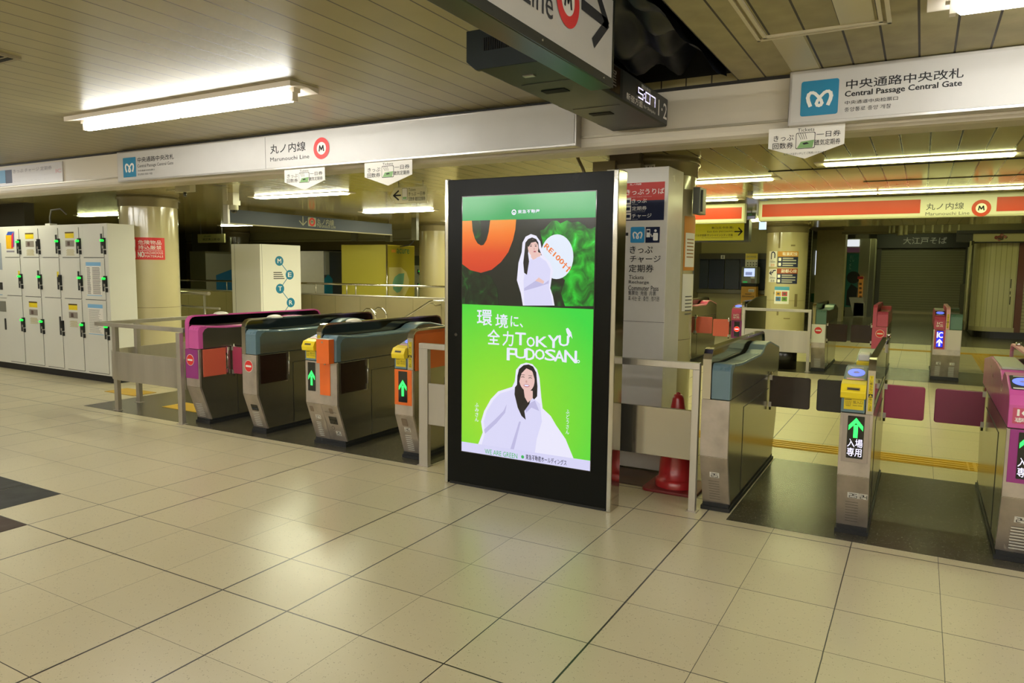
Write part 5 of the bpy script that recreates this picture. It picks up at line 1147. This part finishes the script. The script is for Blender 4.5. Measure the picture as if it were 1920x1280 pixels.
# soffit behind the machines
b = MB(); b.box(-22, -6.4, 14.9, 15.0, 2.28, ZI, mat('soffit_green_cream', 'a9a479', .35)); b.box(-22, -6.4, 14.85, 14.9, 2.32, 2.335, mat('soffit_edge', '7d7950', .4)); struct(b, 'trim_7')
b = MB(); b.box(-16, -10.0, 15.6, 16.99, 0, 2.18, VOID) if False else None
b = MB(); b.box(-22.5, -13.2, 16.9, 16.99, 0, 2.1, mat('shop_dark', '1b1a12', .4)); struct(b, 'trim_8')
for k, (px, py0, py1, yy) in enumerate(((727, 430, 453, 12.5), (663, 434, 452, 13), (776, 407, 450, 11.5))):
    a = atY(px-4.5, py1, yy); c = atY(px+4.5, py0, yy); b = MB(); b.box(a[0], c[0], yy, yy+.08, a[2], c[2], mat('grey_speaker', '55533c', .4)); b.tube([((a[0]+c[0])/2, yy+.04, c[2]), ((a[0]+c[0])/2, yy+.04, ZI)], .015, INKG, 8)
    if k == 2: b.tube([atY(776, 450, yy), atY(773, 455, yy), atY(766, 460, yy), atY(750, 462, yy)], .01, INK, 6)
    b.build('hanging_box', label=('grey box hanging from the ceiling below the middle of the blue sign', 'small grey box hanging left of the yellow vending machine top', 'grey hanging box with a looping cable above the leaf emblem')[k] if k != 1 else 'small grey hanging box, left of two under the blue sign', cat='box')
# dark blue hanging sign
t = thing('hanging_sign', (-9.7, 10, 2.28), 'long dark blue hanging sign with a down arrow, beyond the left gates', 'sign')
b = MB(); b.box(-9.78, -9.70, 7.98, 12.08, 2.28, 2.50, mat('slate_blue_sign', '2c384a', .42)); b.build('panel', t, bevel=.003)
b = MB(); b.box(-9.80, -9.69, 7.95, 7.99, 2.26, ZI, ALU); b.box(-9.79, -9.69, 7.98, 12.08, 2.265, 2.28, mat('pale_edge', 'b5ae8c', .3)); b.build('edge_trim', t)
F = FX(-9.70); SX = lambda px, py: tuple(atX(px, py, -9.70)[i] for i in (1, 2)); PALE = mat('pale_letter', 'a5a58c', .5)
b = MB(); c = SX(568, 414); stroke(b, F, [(c[0], c[1]+.075), (c[0], c[1]-.065)], .02, PALE, .001); stroke(b, F, [(c[0]-.085, c[1]-.005), (c[0], c[1]-.075), (c[0]+.085, c[1]-.005)], .02, PALE, .001); b.build('arrow', t)
b = MB(); c = SX(585, 416); mark(b, F, rr(c[0]-.10, c[1]-.08, c[0]+.10, c[1]+.08, .02), PALE, .001); ring(b, F, *c, .075, .042, RED, .002); text(b, F, 'M', c[0]-.025, c[1]-.022, c[0]+.025, c[1]+.022, INK, d=.003); b.build('line_symbol', t)
b = MB(); p, q = SX(594, 421), SX(626, 412); text(b, F, '丸ノ内線', *p, *q, PALE, bold=.02); p, q = SX(595, 426), SX(629, 422); text(b, F, 'Marunouchi Line', *p, *q, PALE); b.build('lettering', t)
# small dim notice boards at the far left
t = thing('route_board', (-15, 12, 2.0), 'dim cream route board beside the dark pillars at the left', 'sign')
y = 12.0; a = atY(371, 455, y); c = atY(420, 438, y); b = MB(); b.box(a[0], c[0], y, y+.04, a[2], c[2], mat('dim_cream', '8f8d5c', .5)); b.build('board', t)
F = FY(y); b = MB(); textp(b, y, '東武東上線 ◎', 380, 451, 412, 446, INK); textp(b, y, 'JR線', 382, 445, 395, 441, mat('dark_green', '23502c', .5)); b.build('lettering', t)
b = MB(); b.tube([(a[0]+.1, y+.02, c[2]), (a[0]+.1, y+.02, ZI)], .01, INKG, 6); b.tube([(c[0]-.1, y+.02, c[2]), (c[0]-.1, y+.02, ZI)], .01, INKG, 6); b.build('hanger', t)
# cameras
t = thing('security_camera', (-8.3, 6.6, 2.3), 'white dome security camera in front of the blue hanging sign', 'camera')
y = 6.7; p = atY(438, 380, y); zb = atY(438, 398, y)[2]; CW = mat('camera_white', 'b9b598', .35)
b = MB(); b.box(p[0]-.05, p[0]+.05, y-.05, y+.05, 2.46, ZI, CW); b.box(p[0]-.06, p[0]+.06, y-.06, y+.06, 2.40, 2.46, CW); b.lathe(p[0], y, [(.058, 2.40), (.06, 2.345), (.05, 2.335), (0, 2.335)], CW, 20); b.build('housing', t)
b = MB(); b.lathe(p[0], y, [(.045*math.cos(a), 2.335-.04*math.sin(a)) for a in [i*math.pi/2/6 for i in range(7)]], BLACK, 20); b.build('dome', t)
t = thing('security_camera', (-7.2, 5.6, 2.4), 'white box camera on a side arm, right of the left column top', 'camera')
y = 5.6; a = atY(334, 361, y); c = atY(361, 346, y); b = MB(); b.box(a[0], c[0], y-.04, y+.04, a[2], c[2], CW); b.tube([atY(313, 357, y), atY(336, 356, y)], .008, CW, 8); b.tube([((a[0]+c[0])/2, y, c[2]), ((a[0]+c[0])/2, y, ZI)], .012, CW, 8); b.build('housing', t, bevel=.003)
b = MB(); p = atY(347, 366, y); b.tube([(p[0], y, a[2]), (p[0]+.01, y-.01, a[2]-.05)], .018, BLACK, 12); b.build('lens', t)

# ------------------------------------------------------------------ beyond the gates, right
LITR = mat('lit_sign_red', 'b5361a', .4, emit=.06); LITW = mat('lit_sign_cream', 'c4c2aa', .4, emit=.12); LITD = mat('lit_frame_pale', 'b5b494', .4, emit=.03)
def line_sign(x0, x1, zb, zt, label, reds, y=10.3):
    t = thing('line_sign', ((x0+x1)/2, y, zb), label, 'sign')
    b = MB(); b.box(x0, x1, y, y+.12, zb, zt, LITD); b.build('case', t, bevel=.004)
    b = MB(); b.box(x0+.02, x1-.02, y-.004, y, zb+.02, zt-.02, LITW); b.build('face', t)
    for a, c in reds:
        b = MB(); b.box(a, c, y-.007, y-.004, zb+.055, zt-.05, LITR); b.build('red_band', t)
    return t
y = 10.3; a = atY(1725, 395, y)[0]; c = atY(1868, 395, y)[0]
t = line_sign(-1.975, 3.2, 2.275, 2.545, 'long lit red and white line sign hanging beyond the gates', ((-1.93, a), (c, 3.15)))
F = FY(y-.004); b = MB(); textp(b, y-.004, '丸ノ内線', 1736, 394, 1808, 379, INKG, bold=.03, d=.002); textp(b, y-.004, 'Marunouchi Line', 1735, 404, 1818, 396, INKG, bold=.02, d=.002); b.build('lettering', t)
b = MB(); p = atY(1840, 390, y-.004); m_ring(b, F, p[0], p[2], .098, red=LITR); b.build('line_symbol', t)
line_sign(-3.9, -2.16, 2.26, 2.52, 'shorter lit red and white sign piece just right of the round column', ((-3.86, -2.20),))
t = thing('exit_sign', (-3.2, 11.5, 2.06), 'yellow east exit sign with a right arrow, below the short red sign', 'sign')
y = 11.5; b = MB(); b.box(-4.3, -2.34, y, y+.2, 2.05, 2.375, mat('sign_case_grey', '35362c', .4)); b.tube([(-4.0, y+.1, 2.37), (-4.0, y+.1, ZI)], .015, INKG, 8); b.tube([(-2.6, y+.1, 2.37), (-2.6, y+.1, ZI)], .015, INKG, 8); b.build('case', t)
YF_ = mat('lit_sign_yellow', 'c4be18', .4, emit=.1); b = MB(); b.box(-4.28, -2.41, y-.004, y, 2.07, 2.345, YF_); b.build('face', t)
b = MB(); textp(b, y-.004, '東口(北·中央·南)', 1334, 430, 1375, 424, INK, bold=.02); textp(b, y-.004, 'East Exit (N/Cntrl/S)', 1326, 436.5, 1375, 432, INK); textp(b, y-.004, 'パルザ池袋·サンシャインシティ方面', 1303, 443.5, 1374, 438, INK); textp(b, y-.004, 'For Parusa Ikebukuro / Sunshine City', 1316, 447, 1374, 444.5, INK, bold=0); b.build('lettering', t)
F = FY(y-.004); p = atY(1385, 434, y-.004); b = MB(); stroke(b, F, [(p[0]-.06, p[2]), (p[0]+.045, p[2])], .02, INK, .001); stroke(b, F, [(p[0], p[2]+.055), (p[0]+.05, p[2]), (p[0], p[2]-.055)], .02, INK, .001); b.build('arrow', t)
# bulkhead around the high ceiling
BH = mat('bulkhead_cream', 'a79d72', .5, noise=.1, nscale=1.5)
b = MB(); b.box(-2.2, 6, 25.0, 25.3, 2.78, ZF, BH); b.box(-2.25, 6, 24.95, 25.0, 2.78, 2.84, mat('bulkhead_lip', '8a8158', .5)); b.box(-3.2, -2.2, 24.0, 26.5, 2.95, ZF, BH); struct(b, 'wall_bulkhead')
b = MB(); b.prism([(-1.6, 3.0), (-.95, 2.86), (-.7, 2.9), (-.7, ZF), (-1.6, ZF)], 1, 21.5, 22.6, BH); struct(b, 'trim_9')
PIPE = mat('pipe_cream', 'bdb58c', .5, noise=.15)
for k, px in enumerate((1667, 1675, 1688, 1698, 1715, 1731, 1748, 1766, 1780, 1797)):
    p = atY(px, 440, 24.5); r = (.035, .035, .07, .05, .03, .035, .035, .03, .035, .03)[k]; zb = atY(px, (437, 436, 441, 440, 437, 436, 436, 436, 434, 432)[k], 24.5)[2]
    b = MB(); b.tube([(p[0], 24.5, ZF), (p[0], 24.5, zb+.05), (p[0], 24.5, zb)], [r, r, r*1.15], PIPE, 12); b.tube([(p[0], 24.5, zb+.3), (p[0], 24.5, zb+.36)], r*1.35, INKG if k in (4, 6, 7) else PIPE, 12)
    b.build('ceiling_pipe', label='cream pipe hanging under the far ceiling above the shutter, number %s from the left' % 'one two three four five six seven eight nine ten'.split()[k], cat='pipe', group='hanging pipes under the far ceiling')
# shuttered shop
SHUT = lines_material('shutter_slats', '6f6a4e', '3f3b2a', 2, .095, 0, .012, .45, .06)
t = thing('shuttered_shop', (-.05, 32.6, 0), 'closed grey roller shutter under a black noodle shop sign', 'shop front')
b = MB(); b.box(-1.45, 1.38, 32.55, 32.6, 0, 2.55, SHUT); b.build('shutter', t); b = MB(); b.box(-1.45, 1.38, 32.52, 32.56, 0, .1, mat('shutter_bar', '8a8060', .4, .5)); b.build('bottom_bar', t)
b = MB(); b.box(-1.62, 1.6, 32.3, 32.6, 2.56, 3.3, mat('shop_sign_black', '15130f', .4)); b.build('sign_board', t)
b = MB(); textp(b, 32.3, '大江戸そば', 1693, 458, 1776, 444, mat('sign_grey_letter', 'a9a898', .5, emit=.1), bold=.04); b.build('lettering', t)
b = MB(); b.box(-1.60, -1.45, 32.4, 32.6, 0, 2.56, mat('jamb_dark', '3b382c', .4)); b.box(1.38, 1.6, 32.4, 32.6, 0, 2.56, mat('jamb_dark', '3b382c', .4)); b.build('jamb', t)
b = MB(); b.box(1.28, 1.55, 31.6, 32.0, 0, 1.2, mat('small_counter', '4a4534', .5)); b.build('small_counter', label='narrow dark counter at the right of the roller shutter', cat='counter')
# photo booth like unit with green poster
t = thing('photo_booth', (-2.8, 29.2, 0), 'white booth with a green poster and lit header, beside the plain square pillar', 'booth')
y = 29.0
def qb(mb, x0, y0, x1, y1, d0, d1, m): a = atY(x0, y1, y); c = atY(x1, y0, y); mb.box(a[0], c[0], y-d1, y-d0, a[2], c[2], m)
b = MB(); a = atY(1583, 592, y); c = atY(1642, 447, y); b.box(a[0], atY(1624, 592, y)[0], y, y+1.2, 0, c[2], mat('booth_grey', '9c9a84', .4)); b.box(atY(1624, 592, y)[0], c[0], y+.1, y+1.2, 0, c[2], mat('booth_shade', '5c5a48', .4)); b.build('cabinet', t)
b = MB(); qb(b, 1583, 449, 1612, 462, 0, .03, mat('lit_header', 'dfe4ea', .4, emit=1.0)); b.build('lit_header', t)
b = MB(); qb(b, 1583, 464, 1612, 473, 0, .02, mat('mauve_banner', '8a5a72', .4, emit=.1)); b.build('banner', t)
b = MB(); qb(b, 1583, 475, 1611, 575, 0, .015, mat('green_poster', '0f5a40', .4, emit=.08)); F = FY(y-.015)
pc = [atY(*q, y-.015) for q in ((1600, 520), (1600, 545), (1606, 500))]
mark(b, F, ell(pc[0][0], pc[0][2], .22), mat('poster_dark', '101a16', .5), .002); mark(b, F, [(atY(px, py, y)[0], atY(px, py, y)[2]) for px, py in ((1586, 572), (1588, 545), (1596, 532), (1608, 540), (1606, 560), (1600, 574))], MATS['poster_dark'], .002)
textp(b, y-.017, 'きし\nだ', 1592, 505, 1602, 478, mat('poster_pale', '9ac0a8', .5), d=.003); b.build('poster', t)
b = MB(); qb(b, 1608, 518, 1619, 567, 0, .04, mat('orange_label', 'cf8a2c', .4, emit=.15)); qb(b, 1608, 518, 1619, 523, .04, .05, RED)
for k in range(4): qb(b, 1611, 530+k*8, 1616, 534+k*8, .04, .05, BROWN)
b.build('orange_label', t)
b = MB(); F = FY(y-.05); mark(b, F, [(atY(px, py, y)[0], atY(px, py, y)[2]) for px, py in ((1592, 557), (1619, 557), (1619, 592), (1600, 592))], WHITEG, .0); b.box(atY(1600, 592, y)[0], atY(1619, 592, y)[0], y-.05, y, .0, .5, WHITEG); b.build('white_base', t)
# narrow machine between the columns with a lit strip
y = 27.0
t = thing('photo_booth', (-4, y, 0), 'white machine with a thin glowing strip, between the two cream columns', 'booth')
a = atY(1516, 590, y); c = atY(1534, 448, y); b = MB(); b.box(a[0], c[0], y, y+.8, 0, c[2], mat('machine_pale', 'aeb095', .4)); b.build('cabinet', t)
b = MB(); p = atY(1528, 515, y); q = atY(1531, 470, y); b.box(p[0], q[0], y-.02, y, p[2], q[2], mat('glow_strip', 'e6eeff', .4, emit=1.6)); b.build('lit_strip', t)
b = MB(); p = atY(1520, 566, y); q = atY(1528, 550, y); b.box(p[0], q[0], y-.02, y, p[2], q[2], mat('green_tag', '2c6a3c', .5)); b.build('green_label', t)
b = MB(); b.box(-4.6, -3.55, 28.4, 28.6, 0, ZF, lines_material('grey_brick_strip', '8a866c', '4f4b38', 2, .12, 0, .012, .6, .12)); struct(b, 'wall_brick')
# round-cornered kiosk at the right
KR = lines_material('ribbed_cream_cladding', 'c3bc8a', '9a9468', 0, .11, .02, .012, .35, .05)
t = thing('corner_kiosk', (2.4, 22.2, 0), 'closed cream kiosk with a rounded ribbed corner and dark base, at the right', 'kiosk')
def rc(x0, x1, y0, y1, r): 
    pts = [(x1, y0), (x1, y1), (x0, y1)]
    for i in range(9): a = math.pi+i*math.pi/2/8; pts.append((x0+r+r*math.cos(a), y0+r+r*math.sin(a)))
    return pts
b = MB(); b.prism(rc(1.13, 2.02, 21.5, 25.2, .45), 2, .28, 2.36, KR, smooth=False); b.build('cladding', t)
b = MB(); b.prism(rc(1.20, 4.4, 21.57, 25.2, .45), 2, 0, .17, mat('kiosk_base_dark', '191712', .3)); b.build('base', t)
b = MB(); b.prism(rc(1.10, 2.04, 21.46, 25.25, .48), 2, .17, .28, mat('kiosk_skirting', 'a9a076', .35, .2)); b.build('skirting', t)
b = MB(); b.box(2.03, 2.17, 21.50, 21.6, .17, 2.36, mat('kiosk_brown_post', '6b3a22', .4)); b.build('brown_post', t)
b = MB(); b.box(2.17, 4.4, 21.53, 21.6, .17, 2.0, SHUT.copy() if False else lines_material('cream_shutter', 'b5ac7e', '6d6746', 2, .085, 0, .012, .4, .05)); b.box(2.17, 4.4, 21.53, 21.6, 2.0, 2.36, BH); b.build('shutter', t)
b = MB(); b.box(1.05, 4.4, 21.35, 21.55, 2.38, 2.58, mat('flower_banner', 'b9b080', .5)); b.box(.7, 4.4, 21.3, 21.6, 2.58, 2.66, mat('kiosk_cornice', '24211a', .5)); b.box(.7, 1.05, 21.35, 21.6, 2.38, 2.58, mat('kiosk_cornice', '24211a', .5)); b.box(1.0, 4.4, 21.3, 21.6, 2.355, 2.38, mat('kiosk_cornice', '24211a', .5)); b.build('banner', t)
b = MB(); F = FY(21.35); random.seed(3)
for cx_ in (1.62, 2.33):
    for k in range(16):
        a = random.random()*6.28; q = random.random()*.08; mark(b, F, ell(cx_+q*1.6*math.cos(a), 2.48+q*.8*math.sin(a), .03+.01*random.random(), n=10), (mat('flower_red', '7d3a34', .5), mat('flower_rose', 'a86a60', .5), mat('leaf_dark', '3c4a2c', .5))[k % 3], .001+.0004*k)
b.build('flowers', t)
b = MB(); F = FY(21.5)
for q in ((1894, 523, 1897, 540), (1893, 546, 1895, 552), (1892, 556, 1895, 571)): p = atY(q[0], q[3], 21.5); w = atY(q[2], q[1], 21.5); mark(b, F, R4(p[0], p[2], w[0], w[2]), INK, .004)
b.build('lettering', t)
for k, px in enumerate((1817, 1822)):
    p = atY(px, 500, 21.2); b = MB(); b.tube([(p[0], 21.25, .2), (p[0], 21.25, 2.4)], .022, (PIPE, mat('pipe_dark', '4a4430', .5))[k], 10); b.build('wall_pipe', label=('pale vertical pipe beside the rounded kiosk corner', 'dark vertical pipe beside the rounded kiosk corner')[k], cat='pipe')
# ticket office
y = 22.0
b = MB(); b.box(-11, -3.2, y+.2, y+.4, 0, ZF, mat('office_wall_cream', 'b8ae78', .4, noise=.06, nscale=1)); struct(b, 'wall_office')
t = thing('ticket_office', (-5.8, y+.05, 0), 'ticket office front with dark blue blinds behind a long counter', 'ticket office')
b = MB(); b.box(-11, -3.6, y, y+.15, 0, .93, mat('office_front_cream', 'c2b981', .4)); b.box(-11, -3.6, y-.04, y+.1, 0, .12, mat('office_kick', '4a4634', .5)); b.build('front', t)
b = MB(); b.box(-11, -3.6, y-.15, y+.18, .93, 1.05, mat('counter_edge', '6f694e', .3, .2)); b.build('counter', t, bevel=.01)
b = MB(); b.box(-11, -3.6, y+.02, y+.18, 1.95, 2.12, mat('office_fascia', '4e4834', .4)); b.build('fascia', t)
bl = [-7.0, -6.55, -6.12, -5.62, -5.14, -4.70, -4.26, -3.8]
for k in range(len(bl)-1):
    b = MB(); b.box(bl[k], bl[k+1]-.02, y+.1, y+.13, 1.06, 1.95, mat('navy_blind', '16233f', .4) if k % 2 else mat('slate_blind', '2d3644', .4)); b.build('blind', t)
b = MB(); F = FY(y+.02)
for px, n in ((1303, '7'), (1355, '8')):
    p = atY(px, 482, y); mark(b, F, R4(p[0]-.06, p[2]-.05, p[0]+.06, p[2]+.06), PAPER, .001); text(b, F, n, p[0]-.025, p[2]-.035, p[0]+.025, p[2]+.045, INK, d=.002)
b.build('number_plate', t)
b = MB(); p = atY(1296, 515, y-.1); q = atY(1309, 493, y-.1); b.box(p[0], q[0], y-.1, y-.09, p[2], q[2], YELS); b.box(p[0], q[0], y-.102, y-.1, q[2]-.08, q[2], ORNK); b.build('notice', label='small yellow and orange notice above the ticket office counter', cat='notice')
t = thing('money_exchange_machine', (-4.4, 21.3, 0), 'money exchange machine with a bright screen and orange lower cabinet', 'exchange machine')
y = 21.3; a = atY(1389, 560, y)[0]; c = atY(1417, 560, y)[0]; z = lambda py: atY(1403, py, y)[2]
b = MB(); b.box(a, c, y, y+.3, 0, z(537), ORANGE if False else mat('exchange_orange', 'd29a24', .45)); b.build('lower_cabinet', t, bevel=.006)
b = MB(); b.box(a-.01, c+.03, y-.05, y+.3, z(532), z(500), mat('exchange_grey', '7c7f6c', .4)); b.box(a-.01, c+.01, y-.02, y+.3, z(537), z(532), RUBBER); b.build('upper_cabinet', t, bevel=.03, seg=3)
b = MB(); F = FY(y-.05); mark(b, F, R4(a+.07, z(518), c-.05, z(503)), mat('exchange_screen', 'b8c8ff', .3, emit=1.1), .003)
for k in range(3): mark(b, F, R4(a+.11, z(516)+.03*k+.01, c-.12, z(516)+.03*k+.03), mat('screen_text', '40508a', .3), .005)
b.build('screen', t)
b = MB(); mark(b, F, R4(a+.05, z(530), a+.17, z(527)), mat('green_slot', '2fae5a', .4, emit=.4), .003); mark(b, F, R4(a+.27, z(530), c-.03, z(523)), mat('slot_bronze', '6a5a40', .4), .003); mark(b, F, ell(c-.1, z(520), .06, .025), LITW, .004); b.build('slots', t)
b = MB(); F = FY(y); text(b, F, 'MONEY\nEXCHANGE\nATM', a+.04, z(557), c-.04, z(549), INK, bold=.05, d=.003) if False else None
text(b, F, 'MONEY', a+.12, z(552.5), c-.12, z(550), INK, bold=.05, d=.003); text(b, F, 'EXCHANGE', a+.04, z(557), c-.04, z(554.5), INK, bold=.05, d=.003); mark(b, F, R4(a+.2, z(547), c-.05, z(542)), PAPER, .003); mark(b, F, R4(a+.22, z(545.5), c-.07, z(544.5)), INK, .004); b.build('lettering', t)
y2 = 21.64; p = atY(1397, 501, y2); q = atY(1421, 475, y2); b = MB(); b.box(p[0], q[0], y2, y2+.02, p[2], q[2], PAPER); F = FY(y2); mark(b, F, R4(p[0], p[2]+.22, q[0], q[2]), YEL, .002); text(b, F, 'EXCHANGE', p[0]+.04, q[2]-.12, q[0]-.04, q[2]-.07, INKG, d=.004)
for k in range(4):
    for j in range(2): mark(b, F, ell(p[0]+.07+.08*k, p[2]+.06+.07*j, .025, .018, n=10), INKG, .003)
b.build('notice_board', label='yellow and white notice standing above the money exchange machine', cat='notice')
# a small lit monitor and a green display between the signs
y = 13.6; p = atY(1423, 430, y); q = atY(1436, 416, y); b = MB(); b.box(p[0], q[0], y, y+.06, p[2], q[2], mat('small_monitor', 'bcd8ff', .3, emit=1.3)); b.tube([((p[0]+q[0])/2, y+.03, q[2]), ((p[0]+q[0])/2, y+.03, ZI)], .01, INKG, 8); b.build('monitor', label='small glowing monitor hanging left of the poster column', cat='monitor')
y = 12.2; p = atY(1400, 411, y); q = atY(1417, 398, y); b = MB(); b.box(p[0], q[0], y, y+.06, p[2], q[2], mat('display_dim_green', '47503c', .3)); b.box(p[0]+.02, q[0]-.06, y-.004, y, p[2]+.06, q[2]-.02, mat('dim_green', '3f7a50', .3, emit=.1)); b.box(p[0]+.01, q[0]-.01, y-.004, y, p[2], p[2]+.05, mat('dim_blue', '8a8cb0', .3, emit=.3)); b.tube([((p[0]+q[0])/2, y+.03, q[2]), ((p[0]+q[0])/2, y+.03, ZI)], .01, INKG, 8); b.build('monitor', label='dim green and blue display seen in the gap between the two red signs', cat='monitor')
# posters on the far column
CX, CY, RR = -2.5, 16.2, .41
def colposter(px0, py0, px1, py1, label, draw, bg):
    a0, zt = ang_on(CX, CY, RR, px0, py0); a1, zb = ang_on(CX, CY, RR, px1, py1); F = curved(None, CX, CY, RR, a0); w = (a1-a0)*RR
    t = thing('poster', F.p(w/2, zb, 0), label, 'poster'); b = MB(); subdiv_rect(b, F, 0, zb, w, zt, bg, .004, 10); b.build('sheet', t)
    b = MB(); draw(b, F, w, zb, zt); b.build('print', t)
ORP = mat('poster_amber', 'c78c34', .5); RDP = mat('poster_rust', '9c4a22', .5); NVP = mat('poster_navy', '232a4a', .5)
def dr(top, head):
    def f(b, F, w, zb, zt):
        h = zt-zb; subdiv_rect(b, F, w*.0, zb+h*.66, w, zt, top, .006, 8); text(b, F, head, w*.22, zb+h*.72, w*.95, zb+h*.95, INKW, d=.008, bold=.03)
        for k in range(2):
            z0 = zb+h*(.08+.31*k); subdiv_rect(b, F, w*.05, z0, w*.18, z0+h*.2, INKW, .006, 2)
            for j in range(2): subdiv_rect(b, F, w*.25, z0+h*(.0+.13*j), w*(.75+.15*((k+j) % 2)), z0+h*(.07+.13*j), mat('pale_print', 'b8b4a8', .5), .006, 4)
    return f
colposter(1459, 471, 1495.5, 501, 'amber and navy direction poster on the far column, upper of two', dr(ORP, '有楽町線'), NVP)
colposter(1457, 503, 1494, 532, 'rust and navy direction poster on the far column, lower of two', dr(RDP, '副都心線'), NVP)
def uturn(b, F, w, zb, zt):
    h = zt-zb; P = [(w*.35, zb+h*.50), (w*.35, zb+h*.80), (w*.42, zb+h*.92), (w*.58, zb+h*.95), (w*.72, zb+h*.90), (w*.78, zb+h*.80), (w*.78, zb+h*.58)]; stroke(b, F, P, w*.12, NVP, .006)
    text(b, F, '150m', w*.18, zb+h*.26, w*.85, zb+h*.40, NVP, d=.006); text(b, F, '徒歩', w*.3, zb+h*.02, w*.8, zb+h*.2, ORNK, d=.006)
colposter(1443, 471, 1456, 500, 'white poster with a dark U-turn arrow on the far column', uturn, PAPER)
def ltu(b, F, w, zb, zt):
    h = zt-zb; stroke(b, F, [(w*.85, zb+h*.9), (w*.6, zb+h*.88), (w*.5, zb+h*.72), (w*.2, zb+h*.68)], w*.12, NVP, .006); stroke(b, F, [(w*.35, zb+h*.85), (w*.1, zb+h*.68), (w*.4, zb+h*.56)], w*.1, NVP, .006)
    text(b, F, '300m', w*.15, zb+h*.26, w*.85, zb+h*.42, NVP, d=.006); text(b, F, '直進', w*.3, zb+h*.02, w*.8, zb+h*.2, INKG, d=.006)
colposter(1442.5, 504, 1456, 529, 'white poster with a bent left arrow and distance on the far column', ltu, PAPER)
def four(b, F, w, zb, zt):
    h = zt-zb; subdiv_rect(b, F, 0, zb+h*.80, w, zt, mat('poster_sky', '4a9cc0', .5), .006, 6)
    for i, c in enumerate((mat('p_blue', '4878a8', .5), mat('p_green', '6a9a3c', .5), mat('p_amber', 'd0a040', .5), mat('p_red', 'b0484a', .5))):
        x0 = w*(.1+.42*(i % 2)); z0 = zb+h*(.16+.3*(i//2)); subdiv_rect(b, F, x0, z0, x0+w*.36, z0+h*.26, c, .006, 4); 
        b.add([F.p(x0+w*.18+w*.1*math.cos(k*.785), z0+h*.13+h*.06*math.sin(k*.785), .008) for k in range(8)], [tuple(range(8))], INKG)
colposter(1453, 537, 1478.5, 570, 'small poster with four coloured pictures and a blue header on the far column', four, PAPER)
for (px, py, w, h) in ((1452, 549, 3, 5), (1458, 587, 3, 8), (1492, 563, 4, 24), (1475, 597, 12, 2), (1462, 445, 1.5, 40), (1487, 460, 8, 3)):
    a0, zz = ang_on(CX, CY, RR, px-w/2, py-h/2); a1, zb = ang_on(CX, CY, RR, px+w/2, py+h/2); F = curved(None, CX, CY, RR, a0); b = MB(); subdiv_rect(b, F, 0, zb, (a1-a0)*RR, zz, mat('chipped_paint', '7d704c', .7), .002, 3); b.build('chipped_patch', c3)
